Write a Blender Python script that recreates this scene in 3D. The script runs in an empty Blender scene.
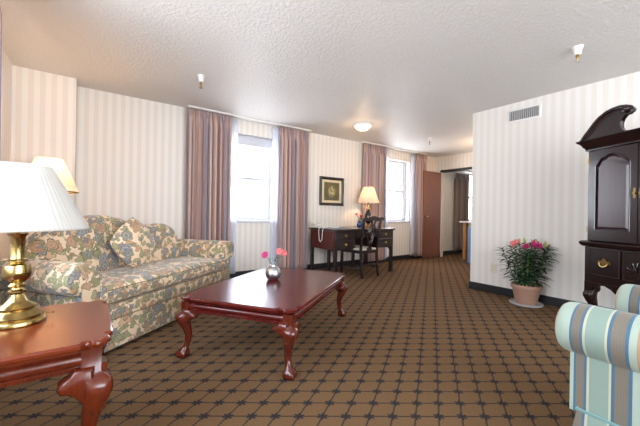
import bpy, bmesh, math, random
from math import sin, cos, pi, radians
from mathutils import Vector, Matrix
random.seed(7)
S = bpy.context.scene
C = S.collection

# ------------------------------------------------------------ helpers
def lin(r, g, b):
    f = lambda c: (c/255/12.92) if c/255 <= .04045 else ((c/255+.055)/1.055)**2.4
    return (f(r), f(g), f(b), 1)

class NT:
    """small node-tree writer"""
    def __init__(s, name):
        s.m = bpy.data.materials.new(name); s.m.use_nodes = True
        s.t = s.m.node_tree; s.t.nodes.clear()
        s.out = s.t.nodes.new('ShaderNodeOutputMaterial')
    def n(s, typ, **kw):
        nd = s.t.nodes.new(typ)
        for k, v in kw.items(): setattr(nd, k, v)
        return nd
    def put(s, sock, v):
        if isinstance(v, bpy.types.NodeSocket): s.t.links.new(v, sock)
        elif v is not None: sock.default_value = v
    def math(s, op, a, b=None, c=None, clamp=False):
        nd = s.n('ShaderNodeMath', operation=op, use_clamp=clamp)
        for i, v in enumerate((a, b, c)):
            if v is not None: s.put(nd.inputs[i], v)
        return nd.outputs[0]
    def vmath(s, op, a, b=None, scale=None):
        nd = s.n('ShaderNodeVectorMath', operation=op)
        s.put(nd.inputs[0], a)
        if b is not None: s.put(nd.inputs[1], b)
        if scale is not None: s.put(nd.inputs['Scale'], scale)
        return nd.outputs[0]
    def coord(s, which='Object'): return s.n('ShaderNodeTexCoord').outputs[which]
    def world(s): return s.n('ShaderNodeNewGeometry').outputs['Position']
    def sep(s, v):
        nd = s.n('ShaderNodeSeparateXYZ'); s.put(nd.inputs[0], v); return nd.outputs
    def comb(s, x, y, z=0):
        nd = s.n('ShaderNodeCombineXYZ')
        for i, v in enumerate((x, y, z)): s.put(nd.inputs[i], v)
        return nd.outputs[0]
    def noise(s, vec, scale, detail=3, rough=.5):
        nd = s.n('ShaderNodeTexNoise'); s.put(nd.inputs['Vector'], vec)
        nd.inputs['Scale'].default_value = scale; nd.inputs['Detail'].default_value = detail
        nd.inputs['Roughness'].default_value = rough
        return nd.outputs
    def mix(s, f, a, b):
        nd = s.n('ShaderNodeMix', data_type='RGBA'); s.put(nd.inputs[0], f)
        s.put(nd.inputs[6], a); s.put(nd.inputs[7], b); return nd.outputs[2]
    def ramp(s, f, stops, interp='LINEAR'):
        nd = s.n('ShaderNodeValToRGB'); cr = nd.color_ramp; cr.interpolation = interp
        while len(cr.elements) < len(stops): cr.elements.new(.5)
        for e, (p, c) in zip(cr.elements, stops): e.position = p; e.color = c
        s.put(nd.inputs[0], f); return nd.outputs[0]
    def step(s, v, lo, hi):
        nd = s.n('ShaderNodeMapRange', interpolation_type='SMOOTHSTEP')
        s.put(nd.inputs[0], v); nd.inputs[1].default_value = lo; nd.inputs[2].default_value = hi
        return nd.outputs[0]
    def bump(s, h, strength=.3, dist=.01):
        nd = s.n('ShaderNodeBump'); s.put(nd.inputs['Height'], h)
        nd.inputs['Strength'].default_value = strength; nd.inputs['Distance'].default_value = dist
        return nd.outputs[0]
    def pbr(s, color, rough=.5, metal=0, normal=None, coat=0, coat_r=.1, spec=.5, sheen=0):
        b = s.n('ShaderNodeBsdfPrincipled')
        s.put(b.inputs['Base Color'], color); s.put(b.inputs['Roughness'], rough)
        b.inputs['Metallic'].default_value = metal
        b.inputs['Specular IOR Level'].default_value = spec
        b.inputs['Coat Weight'].default_value = coat; b.inputs['Coat Roughness'].default_value = coat_r
        b.inputs['Sheen Weight'].default_value = sheen
        if normal is not None: s.put(b.inputs['Normal'], normal)
        s.t.links.new(b.outputs[0], s.out.inputs[0]); return b
    def surf(s, sh): s.t.links.new(sh, s.out.inputs[0])

def plain(name, rgb, rough=.5, metal=0, coat=0, spec=.5, var=.06, scale=40, bump=0, sheen=0):
    t = NT(name); co = t.coord()
    n = t.noise(co, scale)[0]
    c = lin(*rgb); d = tuple(x*(1-var*2) for x in c[:3])+(1,)
    nm = t.bump(t.noise(co, scale*4)[0], bump, .003) if bump else None
    t.pbr(t.mix(n, d, c), rough, metal, nm, coat, spec=spec, sheen=sheen)
    return t.m

def wood(name, a, b, rough=.3, coat=.5, axis='X', scale=1, coat_r=.12):
    t = NT(name); co = t.coord()
    mp = t.n('ShaderNodeMapping'); t.put(mp.inputs[0], co)
    sc = {'X': (1.5, 14, 14), 'Y': (14, 1.5, 14), 'Z': (14, 14, 1.5)}[axis]
    mp.inputs['Scale'].default_value = [k*scale for k in sc]
    n = t.noise(mp.outputs[0], 1.6, 6, .6)[0]
    n2 = t.noise(mp.outputs[0], 9, 3, .6)[0]
    f = t.math('ADD', t.math('MULTIPLY', n, .7), t.math('MULTIPLY', n2, .3))
    c = t.ramp(f, [(.3, lin(*a)), (.7, lin(*b))])
    t.pbr(c, rough, 0, t.bump(n2, .04, .002), coat, coat_r)
    return t.m

# ------------------------------------------------------------ materials
def mat_wallpaper(name, axis, A=lin(222, 215, 205), B=lin(229, 225, 218)):
    t = NT(name); p = t.sep(t.world()); v = p[axis]
    ph = t.math('FRACT', t.math('DIVIDE', t.math('ADD', v, 20.015), .0895))
    tri = t.math('ABSOLUTE', t.math('SUBTRACT', ph, .5))
    f = t.step(tri, .235, .265)
    fine = t.math('FRACT', t.math('DIVIDE', t.math('ADD', v, 20), .0075))
    fl = t.math('MULTIPLY', t.step(t.math('ABSOLUTE', t.math('SUBTRACT', fine, .5)), .2, .4), .07)
    c = t.mix(f, A, B); c = t.mix(t.math('MULTIPLY', fl, t.math('SUBTRACT', 1, f)), c, lin(212, 204, 192))
    n = t.noise(t.world(), 300)[0]
    r = t.math('SUBTRACT', .62, t.math('MULTIPLY', f, .14))
    t.pbr(c, r, 0, t.bump(n, .08, .002), spec=.35)
    return t.m
M_wallX = mat_wallpaper('striped_wallpaper_x', 0)
M_wallY = mat_wallpaper('striped_wallpaper_y', 1, lin(221, 216, 208), lin(227, 223, 218))

def mat_ceiling():
    t = NT('knockdown_ceiling'); w = t.world()
    n = t.noise(w, 42, 5, .6)[0]; n2 = t.noise(w, 110, 3)[0]
    h = t.math('ADD', t.step(n, .42, .6), t.math('MULTIPLY', n2, .35))
    t.pbr(t.mix(n, lin(208, 204, 200), lin(220, 216, 212)), .46, 0, t.bump(h, .65, .006), spec=.4)
    return t.m
M_ceil = mat_ceiling()

def mat_carpet():
    t = NT('patterned_carpet'); w = t.world(); p = t.sep(w)
    gx, gy = .0955, .0655
    X = t.math('DIVIDE', t.math('SUBTRACT', p[0], 1.3025-gx*60), gx)
    Y = t.math('DIVIDE', t.math('SUBTRACT', p[1], .965-gy*80), gy)
    i = t.math('MULTIPLY', t.math('SUBTRACT', X, Y), .5); j = t.math('MULTIPLY', t.math('ADD', X, Y), .5)
    def near(v):   # signed distance to the nearest whole number
        return t.math('SUBTRACT', t.math('FRACT', t.math('ADD', v, .5)), .5)
    di, dj = near(i), near(j)
    wig = t.math('MULTIPLY', t.math('SUBTRACT', t.noise(w, 260, 2)[0], .5), .05)
    ai = t.math('ADD', t.math('ABSOLUTE', di), wig); aj = t.math('ADD', t.math('ABSOLUTE', dj), wig)
    l1 = t.math('SUBTRACT', 1, t.step(ai, .028, .055))     # thin trellis lines
    l2 = t.math('SUBTRACT', 1, t.step(aj, .032, .060))
    # star at each node, in metres
    dx = t.math('MULTIPLY', t.math('ADD', di, dj), gx); dy = t.math('MULTIPLY', t.math('SUBTRACT', dj, di), gy)
    r = t.math('SQRT', t.math('ADD', t.math('POWER', dx, 2), t.math('POWER', dy, 2)))
    ang = t.math('ARCTAN2', dy, dx)
    pet = t.math('ABSOLUTE', t.math('COSINE', t.math('MULTIPLY', t.math('ADD', ang, .2), 3)))
    rr = t.math('ADD', .012, t.math('MULTIPLY', t.math('POWER', pet, 1.5), .016))
    star = t.math('SUBTRACT', 1, t.step(t.math('ADD', t.math('SUBTRACT', r, rr), t.math('MULTIPLY', wig, .04)), -.002, .002))
    rng = t.math('MULTIPLY', star, .95)
    m = t.math('MAXIMUM', t.math('MULTIPLY', t.math('MAXIMUM', l1, l2), .78), rng)
    rib = t.noise(w, 260, 2)[0]; mott = t.noise(w, 130, 3)[0]
    base = t.mix(t.step(rib, .3, .7), lin(80, 60, 40), lin(138, 106, 74))
    base = t.mix(t.math('MULTIPLY', mott, .5), base, lin(104, 82, 58))
    c = t.mix(m, base, lin(42, 42, 46))
    t.pbr(c, .95, 0, t.bump(t.math('SUBTRACT', rib, t.math('MULTIPLY', m, .3)), .5, .004), spec=.08)
    return t.m
M_carpet = mat_carpet()

def mat_floral():
    t = NT('floral_tapestry_fabric'); uv = t.coord('UV')
    warp = t.vmath('SCALE', t.vmath('SUBTRACT', t.noise(uv, 9, 2)[1], (.5, .5, .5)), scale=.05)
    P = t.vmath('ADD', uv, warp)
    ground = t.mix(t.noise(uv, 6, 3)[0], lin(214, 184, 148), lin(232, 210, 180))
    col = ground
    def voro(vec, scale, rnd=.75):
        v = t.n('ShaderNodeTexVoronoi', voronoi_dimensions='2D', feature='F1')
        t.put(v.inputs['Vector'], vec); v.inputs['Scale'].default_value = scale
        v.inputs['Randomness'].default_value = rnd
        loc = t.vmath('SUBTRACT', vec, v.outputs['Position'])
        return v.outputs['Distance'], v.outputs['Color'], t.sep(loc)
    # winding vines
    nz = t.noise(t.vmath('ADD', uv, (4.1, 2.2, 0)), 7.5, 1)[0]
    vine = t.math('SUBTRACT', 1, t.step(t.math('ABSOLUTE', t.math('SUBTRACT', nz, .5)), .006, .018))
    col = t.mix(t.math('MULTIPLY', vine, .75), col, lin(104, 84, 58))
    # round leaves and scrolls, then blossoms: (offset, scale, radius, petals, palette)
    layers = [((0, 0, 0), 14, .032, 1.0, .55, [lin(116, 124, 78), lin(140, 138, 92), lin(104, 118, 98)]),
              ((7.3, 3.1, 0), 11, .037, 1.5, .5, [lin(176, 124, 90), lin(124, 128, 82), lin(198, 154, 116)]),
              ((2.7, 9.2, 0), 8.2, .054, 2.5, .45, [lin(98, 110, 130), lin(168, 124, 94), lin(98, 108, 112)]),
              ((12.7, 5.2, 0), 13, .026, 2.0, .5, [lin(78, 90, 108), lin(104, 110, 70), lin(160, 104, 78)])]
    for off, sc, R, k, deep, pal in layers:
        d, rc, l = voro(t.vmath('ADD', P, off), sc)
        a = t.math('ARCTAN2', l[1], l[0]); rs = t.sep(rc)
        pet = t.math('ABSOLUTE', t.math('COSINE', t.math('ADD', t.math('MULTIPLY', a, k), t.math('MULTIPLY', rs[0], 6))))
        rad = t.math('MULTIPLY', t.math('ADD', 1-deep, t.math('MULTIPLY', pet, deep)), R)
        dist = t.math('SQRT', t.math('ADD', t.math('POWER', l[0], 2), t.math('POWER', l[1], 2)))
        q = t.math('DIVIDE', dist, rad)                       # 1 on the outline
        q = t.math('ADD', q, t.math('MULTIPLY', t.math('SUBTRACT', t.noise(uv, 60, 2)[0], .5), .25))
        inside = t.math('SUBTRACT', 1, t.step(q, .97, 1.02))
        tone = t.ramp(rs[1], [(0, pal[0]), (.36, pal[1]), (.7, pal[2])], 'CONSTANT')
        tone = t.mix(t.step(t.math('FRACT', t.math('MULTIPLY', q, 2.2)), .35, .6), tone, t.mix(.5, tone, lin(200, 182, 150)))
        edge = t.math('MULTIPLY', t.step(q, .8, .93), inside)
        tone = t.mix(t.math('MULTIPLY', edge, .88), tone, lin(54, 46, 40))
        keep = t.math('MULTIPLY', inside, t.math('GREATER_THAN', rs[2], .30))
        col = t.mix(keep, col, tone)
    wv = t.noise(uv, 500, 1)[0]
    col = t.mix(t.math('MULTIPLY', wv, .1), col, lin(150, 136, 112))
    t.pbr(col, .72, 0, t.bump(wv, .2, .002), spec=.3, sheen=.25)
    return t.m
M_floral = mat_floral()
M_welt = plain('dark_welt_cord', (128, 112, 88), .8)

def mat_stripe():
    t = NT('striped_chair_fabric'); y = t.sep(t.coord('Object'))[1]
    # repeat is 0.262 m long, measured from the front of the arm
    Lr = .262
    ph = t.math('FRACT', t.math('DIVIDE', t.math('SUBTRACT', 2.948, y), Lr))
    cream = lin(190, 190, 164); blue = lin(64, 104, 132); taupe = lin(120, 112, 98); sage = lin(136, 158, 146); peach = lin(176, 142, 110)
    white = lin(168, 184, 170)
    st = [(0, white), (.055, blue), (.085, taupe), (.185, blue), (.215, cream), (.25, sage), (.47, cream), (.50, blue),
          (.535, taupe), (.68, blue), (.72, white), (.80, peach), (.87, white)]
    c = t.ramp(ph, st, 'CONSTANT')
    f = t.math('FRACT', t.math('DIVIDE', y, .0085))
    thin = t.math('MULTIPLY', t.step(t.math('ABSOLUTE', t.math('SUBTRACT', f, .5)), .25, .45), .28)
    isn = t.ramp(ph, [(0, (0, 0, 0, 1)), (.085, (1, 1, 1, 1)), (.185, (0, 0, 0, 1)), (.535, (1, 1, 1, 1)), (.68, (0, 0, 0, 1))], 'CONSTANT')
    c = t.mix(t.math('MULTIPLY', thin, isn), c, lin(104, 88, 84))
    wv = t.noise(t.coord(), 420, 2)[0]
    c = t.mix(t.math('MULTIPLY', wv, .12), c, lin(130, 140, 136))
    t.pbr(c, .6, 0, t.bump(wv, .15, .002), spec=.35, sheen=.2)
    return t.m
M_stripe = mat_stripe()

def mat_curtain(name, cols, rep, rough=.45):
    t = NT(name); uv = t.sep(t.coord('UV'))
    v = t.math('FRACT', t.math('DIVIDE', uv[0], rep))
    n = len(cols)
    c = t.ramp(v, [(i/n, lin(*cc)) for i, cc in enumerate(cols)], 'CONSTANT')
    f = t.noise(t.comb(t.math('MULTIPLY', uv[0], 160), t.math('MULTIPLY', uv[1], 3)), 1, 2)[0]
    c = t.mix(t.math('MULTIPLY', f, .22), c, lin(110, 94, 94))
    b = t.pbr(c, rough, 0, None, spec=.5, sheen=.3)
    tr = t.n('ShaderNodeBsdfTranslucent'); t.put(tr.inputs[0], c)
    mx = t.n('ShaderNodeMixShader'); mx.inputs[0].default_value = .12
    t.t.links.new(b.outputs[0], mx.inputs[1]); t.t.links.new(tr.outputs[0], mx.inputs[2]); t.surf(mx.outputs[0])
    return t.m
M_curt = mat_curtain('mauve_striped_satin', [(212, 178, 162), (182, 144, 136), (152, 146, 160), (214, 182, 164), (160, 128, 130), (200, 168, 156), (146, 142, 158), (206, 172, 158)], .21)
M_curt_far = mat_curtain('brown_drape_fabric', [(136, 120, 110), (116, 102, 94), (150, 134, 122)], .13, .7)

def mat_sheer():
    t = NT('white_sheer_voile')
    a = t.n('ShaderNodeBsdfTransparent'); b = t.n('ShaderNodeBsdfTranslucent'); d = t.n('ShaderNodeBsdfDiffuse')
    b.inputs[0].default_value = (.9, .92, 1, 1); d.inputs[0].default_value = (.9, .92, 1, 1)
    m1 = t.n('ShaderNodeMixShader'); m1.inputs[0].default_value = .5
    m2 = t.n('ShaderNodeMixShader'); m2.inputs[0].default_value = .6
    t.t.links.new(b.outputs[0], m1.inputs[1]); t.t.links.new(d.outputs[0], m1.inputs[2])
    t.t.links.new(a.outputs[0], m2.inputs[1]); t.t.links.new(m1.outputs[0], m2.inputs[2]); t.surf(m2.outputs[0])
    return t.m
M_sheer = mat_sheer()

def mat_shade(name, rgb, mixf=.45):
    t = NT(name); uv = t.sep(t.coord('UV'))
    f = t.math('FRACT', t.math('MULTIPLY', uv[0], 90))
    c = t.mix(t.step(t.math('ABSOLUTE', t.math('SUBTRACT', f, .5)), .1, .5), lin(*rgb), lin(*[k*.96 for k in rgb]))  # pleat shading put into the colour as slightly darker bands
    d = t.n('ShaderNodeBsdfDiffuse'); b = t.n('ShaderNodeBsdfTranslucent')
    t.put(d.inputs[0], c); t.put(b.inputs[0], c)
    m = t.n('ShaderNodeMixShader'); m.inputs[0].default_value = mixf
    t.t.links.new(d.outputs[0], m.inputs[1]); t.t.links.new(b.outputs[0], m.inputs[2]); t.surf(m.outputs[0])
    return t.m
M_shade = mat_shade('pleated_white_shade', (214, 212, 206), .25)
M_shade2 = mat_shade('cream_fabric_shade', (240, 228, 212), .35)

def mat_glass():
    t = NT('window_glass')
    a = t.n('ShaderNodeBsdfTransparent'); g = t.n('ShaderNodeBsdfGlossy'); g.inputs['Roughness'].default_value = .02
    lw = t.n('ShaderNodeLayerWeight'); lw.inputs[0].default_value = .5
    fr = t.math('ADD', .03, t.math('MULTIPLY', t.math('POWER', lw.outputs[1], 5), .6))
    m = t.n('ShaderNodeMixShader'); t.put(m.inputs[0], fr)
    t.t.links.new(a.outputs[0], m.inputs[1]); t.t.links.new(g.outputs[0], m.inputs[2]); t.surf(m.outputs[0])
    return t.m
M_glass = mat_glass()
def mat_emit(name, rgb, s):
    t = NT(name); e = t.n('ShaderNodeEmission'); e.inputs[0].default_value = lin(*rgb); e.inputs[1].default_value = s
    t.surf(e.outputs[0]); return t.m

M_white = plain('white_paint', (232, 230, 226), .4)
M_frame = plain('window_frame_paint', (206, 208, 216), .4)
M_baseb = plain('black_rubber_baseboard', (30, 32, 34), .45)
M_cherry = wood('red_cherry_wood', (60, 14, 12), (96, 26, 20), .22, .12, 'X')
M_cherry_l = wood('red_cherry_leg_wood', (64, 22, 14), (100, 38, 24), .2, .35, 'Z')
M_end = wood('orange_cherry_wood', (80, 26, 8), (116, 44, 13), .26, .15, 'X')
M_end_l = wood('orange_cherry_leg_wood', (70, 22, 9), (102, 38, 15), .26, .2, 'Z')
M_mahog = wood('dark_mahogany', (16, 7, 9), (38, 16, 17), .24, .3, 'Z')
M_mahog_sheen = wood('mahogany_sheen_tint', (36, 18, 24), (58, 32, 40), .32, .9, 'Z', coat_r=.28)  # lighter bluish base puts the window sheen into the panel colour
M_desk = wood('desk_mahogany', (18, 8, 9), (40, 18, 17), .3, .2, 'X')
M_desk_side = wood('desk_side_veneer', (60, 22, 20), (92, 36, 30), .3, .25, 'Z')
M_door = wood('door_veneer', (118, 76, 62), (144, 96, 80), .35, .4, 'Z')
M_blond = wood('blond_wood', (170, 118, 70), (200, 146, 92), .5, .1, 'Z')
M_brass = plain('polished_brass', (168, 144, 92), .2, 1, var=.03)
M_brass_d = plain('aged_brass', (176, 144, 84), .32, 1)
M_silver = plain('brushed_silver', (190, 192, 198), .3, 1, var=.08, scale=90)
M_chrome = plain('chrome', (200, 200, 205), .15, 1)
M_black = plain('black_plastic', (22, 22, 24), .4)
M_green = plain('leaf_green', (40, 92, 50), .45, var=.2, scale=30)
M_green_d = plain('dark_leaf_green', (20, 62, 34), .35, var=.22, scale=25)
M_stem = plain('pale_stem_green', (116, 148, 78), .5)
M_pink = plain('magenta_petal', (214, 60, 128), .5, var=.15, scale=60)
M_pinkl = plain('coral_pink_petal', (240, 128, 130), .5, var=.12, scale=60)
M_red = plain('red_petal', (206, 52, 58), .5)
M_bud = plain('lily_bud_green', (176, 190, 96), .5)
M_terra = plain('pinkish_clay', (166, 128, 108), .6, var=.08)
M_soil = plain('potting_soil', (44, 34, 28), .95, var=.3, scale=120, bump=.6)
M_saucer = plain('grey_saucer', (178, 176, 176), .4)
M_phone = plain('cream_plastic', (222, 220, 206), .4)
M_seat = plain('pale_seat_fabric', (206, 204, 190), .8, bump=.2)
M_bluev = plain('cobalt_glazed_ceramic', (54, 84, 136), .18)
M_fridge = plain('blue_grey_enamel', (112, 142, 178), .35)
M_counter = plain('white_laminate', (226, 226, 226), .35)
M_paper = plain('cream_mat_board', (222, 208, 172), .8)
M_almond = plain('almond_plastic', (222, 214, 190), .45)
def mat_brick():
    t = NT('pale_brick'); p = t.sep(t.world())
    b = t.n('ShaderNodeTexBrick'); t.put(b.inputs['Vector'], t.comb(p[1], p[2]))
    b.inputs['Color1'].default_value = lin(216, 196, 180); b.inputs['Color2'].default_value = lin(200, 178, 164)
    b.inputs['Mortar'].default_value = lin(230, 226, 220); b.inputs['Scale'].default_value = 5
    t.pbr(b.outputs[0], .9); return t.m
M_brick = mat_brick()
def mat_print():
    t = NT('botanical_print'); co = t.coord(); p = t.sep(co)
    v = t.n('ShaderNodeTexVoronoi'); t.put(v.inputs['Vector'], co); v.inputs['Scale'].default_value = 26
    r = t.math('SQRT', t.math('ADD', t.math('POWER', t.math('MULTIPLY', p[0], 1.25), 2), t.math('POWER', p[2], 2)))
    mid = t.math('SUBTRACT', 1, t.step(r, .06, .13))
    bg = t.mix(t.noise(co, 12)[0], lin(70, 70, 50), lin(120, 108, 72))
    fl = t.mix(t.step(v.outputs[0], .3, .7), lin(206, 190, 140), lin(128, 118, 74))
    t.pbr(t.mix(t.math('MULTIPLY', mid, .8), bg, fl), .4, spec=.3); return t.m
M_print = mat_print()

# ------------------------------------------------------------ geometry
def B(): return bmesh.new()
def box(bm, x0, x1, y0, y1, z0, z1):
    vs = [bm.verts.new((x, y, z)) for x in (x0, x1) for y in (y0, y1) for z in (z0, z1)]
    for q in ((0, 1, 3, 2), (4, 6, 7, 5), (0, 4, 5, 1), (2, 3, 7, 6), (0, 2, 6, 4), (1, 5, 7, 3)):
        bm.faces.new([vs[i] for i in q])
def rings(bm, rs, cap=True, closed=False):
    """rs: list of rings (lists of points); skins neighbours"""
    R = [[bm.verts.new(p) for p in r] for r in rs]; n = len(R[0])
    m = len(R)
    for i in range(m if closed else m-1):
        a, b = R[i], R[(i+1) % m]
        for j in range(n):
            try: bm.faces.new((a[j], a[(j+1) % n], b[(j+1) % n], b[j]))
            except ValueError: pass
    if cap and not closed:
        bm.faces.new(R[0][::-1]); bm.faces.new(R[-1])
    return R
def lathe(bm, prof, c=(0, 0), seg=32, ridge=None, cap=True):
    rs = []
    for r, z in prof:
        rs.append([(c[0]+r*cos(2*pi*k/seg), c[1]+r*sin(2*pi*k/seg), z) for k in range(seg)])
    return rings(bm, rs, cap)
def tube(bm, pts, rad, seg=10, cap=True, closed=False):
    pts = [Vector(p) for p in pts]; n = len(pts)
    if not isinstance(rad, (list, tuple)): rad = [rad]*n
    rs = []; up = None
    for i, p in enumerate(pts):
        if closed: d = pts[(i+1) % n]-pts[i-1]
        else: d = pts[min(i+1, n-1)]-pts[max(i-1, 0)]
        d.normalize()
        if up is None:
            up = Vector((0, 0, 1)) if abs(d.z) < .9 else Vector((1, 0, 0))
        a = up-d*up.dot(d); a.normalize(); b = d.cross(a); up = a
        rs.append([tuple(p+(a*cos(2*pi*k/seg)+b*sin(2*pi*k/seg))*rad[i]) for k in range(seg)])
    rings(bm, rs, cap, closed)
def poly_inset(o, d):
    """inset a CCW outline by d"""
    n = len(o); out = []
    for i in range(n):
        p0, p1, p2 = Vector(o[i-1]), Vector(o[i]), Vector(o[(i+1) % n])
        a = (p1-p0); b = (p2-p1)
        a = a.normalized() if a.length > 1e-9 else b.normalized()
        b = b.normalized() if b.length > 1e-9 else a
        na = Vector((-a.y, a.x)); nb = Vector((-b.y, b.x)); m = na+nb
        if m.length < 1e-6: m = na
        m.normalize(); k = 1/max(.5, m.dot(na))
        out.append(tuple(p1+m*d*k))
    return out
def sloft(bm, outline, levels):
    hx = max(p[0] for p in outline); hy = max(p[1] for p in outline)
    rings(bm, [[(x*(1-i/hx), y*(1-i/hy), z) for x, y in outline] for i, z in levels])
def loft(bm, outline, levels):
    rings(bm, [[(x, y, z) for x, y in poly_inset(outline, ins)] for ins, z in levels])
def prism(bm, outline, plane, a, b):
    """outline in 2-D extruded from a to b along the remaining axis; plane 'xz','yz','xy'"""
    f = {'xz': lambda p, t: (p[0], t, p[1]), 'yz': lambda p, t: (t, p[0], p[1]), 'xy': lambda p, t: (p[0], p[1], t)}[plane]
    rings(bm, [[f(p, a) for p in outline], [f(p, b) for p in outline]])
def rect(x0, x1, y0, y1): return [(x0, y0), (x1, y0), (x1, y1), (x0, y1)]
def xform(bm, mat): bmesh.ops.transform(bm, matrix=mat, verts=bm.verts)

def obj(name, bm, mat, parent=None, smooth=False, bevel=0, sub=0, solid=0, uvbox=False, bseg=2):
    bmesh.ops.recalc_face_normals(bm, faces=bm.faces)
    me = bpy.data.meshes.new(name); bm.to_mesh(me); bm.free()
    me.materials.append(mat)
    if uvbox:
        uv = me.uv_layers.new(name='UVMap')
        for f in me.polygons:
            n = f.normal; k = max(range(3), key=lambda i: abs(n[i])+(0.02 if i == 2 else 0))
            off = (0, 3.3, 6.1)[k] + (.7 if n[k] > 0 else 0)
            for li in f.loop_indices:
                co = me.vertices[me.loops[li].vertex_index].co
                a, b = [(co.y, co.z), (co.x, co.z), (co.x, co.y)][k]
                uv.data[li].uv = (a+off+5, b+off*.37+5)
    o = bpy.data.objects.new(name, me); C.objects.link(o)
    if parent is not None: o.parent = parent
    if bevel:
        m = o.modifiers.new('bevel', 'BEVEL'); m.width = bevel; m.segments = bseg; m.limit_method = 'ANGLE'; m.angle_limit = radians(35)
    if solid:
        m = o.modifiers.new('solid', 'SOLIDIFY'); m.thickness = solid; m.offset = 0
    if sub:
        m = o.modifiers.new('sub', 'SUBSURF'); m.levels = sub; m.render_levels = sub
    if smooth or bevel or sub:
        for f in me.polygons: f.use_smooth = True
        if not sub:
            for e in me.edges: pass
            me.set_sharp_from_angle(angle=radians(40))
    return o
def thing(name, label, cat, loc=(0, 0, 0), rz=0, group=None):
    o = bpy.data.objects.new(name, None); C.objects.link(o); o.empty_display_size = .1
    o.location = loc; o.rotation_euler = (0, 0, rz)
    return tag(o, label, cat, group)
def tag(o, label, cat, group=None):
    o['label'] = label; o['category'] = cat
    if group: o['group'] = group
    return o
def struct(name, bm, mat, parent=None, **kw):
    o = obj(name, bm, mat, parent, **kw)
    if parent is None: o['kind'] = 'structure'
    return o
def dup(root, loc, rz=None, label=None):
    r = root.copy(); C.objects.link(r); r.location = loc
    if rz is not None: r.rotation_euler = (0, 0, rz)
    if label: r['label'] = label
    for ch in list(root.children):
        c = ch.copy(); C.objects.link(c); c.parent = r
        for g in ch.children:
            d = g.copy(); C.objects.link(d); d.parent = c
    return r

# ------------------------------------------------------------ the room
H = 2.411                 # ceiling height
YW, XR, YR, XL, XF = 4.536, 4.204, 2.262, -.689, 6.744
YB, XE = -2.3, 10.2       # behind the camera, end of the next room
WT = .22
OP = [(1.56, 2.38, .86, 2.19), (4.93, 5.745, .85, 2.19), (8.05, 9.8, .85, 2.19)]   # window openings in the window wall

bm = B(); box(bm, XL-WT, XE+WT, YB-WT, YW+WT, -.1, 0); struct('floor', bm, M_carpet)
bm = B(); box(bm, XL-WT, XE+WT, YB-WT, YW+WT, H, H+.1); struct('ceiling', bm, M_ceil)
bm = B()
xs = [XL-WT]+[v for o in OP for v in o[:2]]+[XE+WT]
for i in range(0, len(xs), 2): box(bm, xs[i], xs[i+1], YW, YW+WT, 0, H)
for x0, x1, z0, z1 in OP:
    box(bm, x0, x1, YW, YW+WT, 0, z0); box(bm, x0, x1, YW, YW+WT, z1, H)
box(bm, XL, -.188, 4.284, YW, 0, H)
struct('wall_back', bm, M_wallX)
# left wall with its window beside the end table
LW = (.55, 2.35, .75, 2.19)
bm = B()
box(bm, XL-WT, XL, YB, LW[0], 0, H); box(bm, XL-WT, XL, LW[1], YW, 0, H)
box(bm, XL-WT, XL, LW[0], LW[1], 0, LW[2]); box(bm, XL-WT, XL, LW[0], LW[1], LW[3], H)
struct('wall_left', bm, M_wallY)
# wall behind the camera with an added unseen window for fill daylight
FILL_WIN = (-.4, 3.7, .5, 2.25)
bm = B()
box(bm, XL-WT, FILL_WIN[0], YB-WT, YB, 0, H); box(bm, FILL_WIN[1], XE+WT, YB-WT, YB, 0, H)
box(bm, FILL_WIN[0], FILL_WIN[1], YB-WT, YB, 0, FILL_WIN[2]); box(bm, FILL_WIN[0], FILL_WIN[1], YB-WT, YB, FILL_WIN[3], H)
struct('wall_front', bm, M_wallX)
bm = B(); box(bm, XR, XF+.1, YB, YR, 0, H); struct('wall_right', bm, M_wallY)
bm = B()
box(bm, XF, XF+.1, 4.37, YW, 0, H); box(bm, XF, XF+.1, YR, 4.37, 2.085, H); box(bm, XF, XF+.1, YR, 2.75, 0, 2.085)
struct('wall_far', bm, M_wallY)
bm = B(); box(bm, XE, XE+WT, YB, YW, 0, H); struct('wall_end', bm, M_wallY)
# baseboards
def baseb(name, *bs):
    bm = B()
    for b in bs: box(bm, *b, 0, .10)
    struct(name, bm, M_baseb, bevel=.003)
bt = .014
baseb('baseboard_back', (-.188, XF, YW-bt, YW), (XL, -.188, 4.284-bt, 4.284), (XF+.1, XE, YW-bt, YW))
baseb('baseboard_right', (XR-bt, XR, YB, YR), (XR-bt, XF, YR, YR+bt))
baseb('baseboard_left', (XL, XL+bt, YB, 4.27))
baseb('baseboard_far', (XF-bt, XF, YR+bt, 2.75), (XF-bt, XF, 4.38, YW-bt))
bm = B(); box(bm, XF-.02, XF+.12, 2.70, 4.40, 2.03, 2.085); 
struct('trim_1', bm, M_baseb, bevel=.004)

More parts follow.
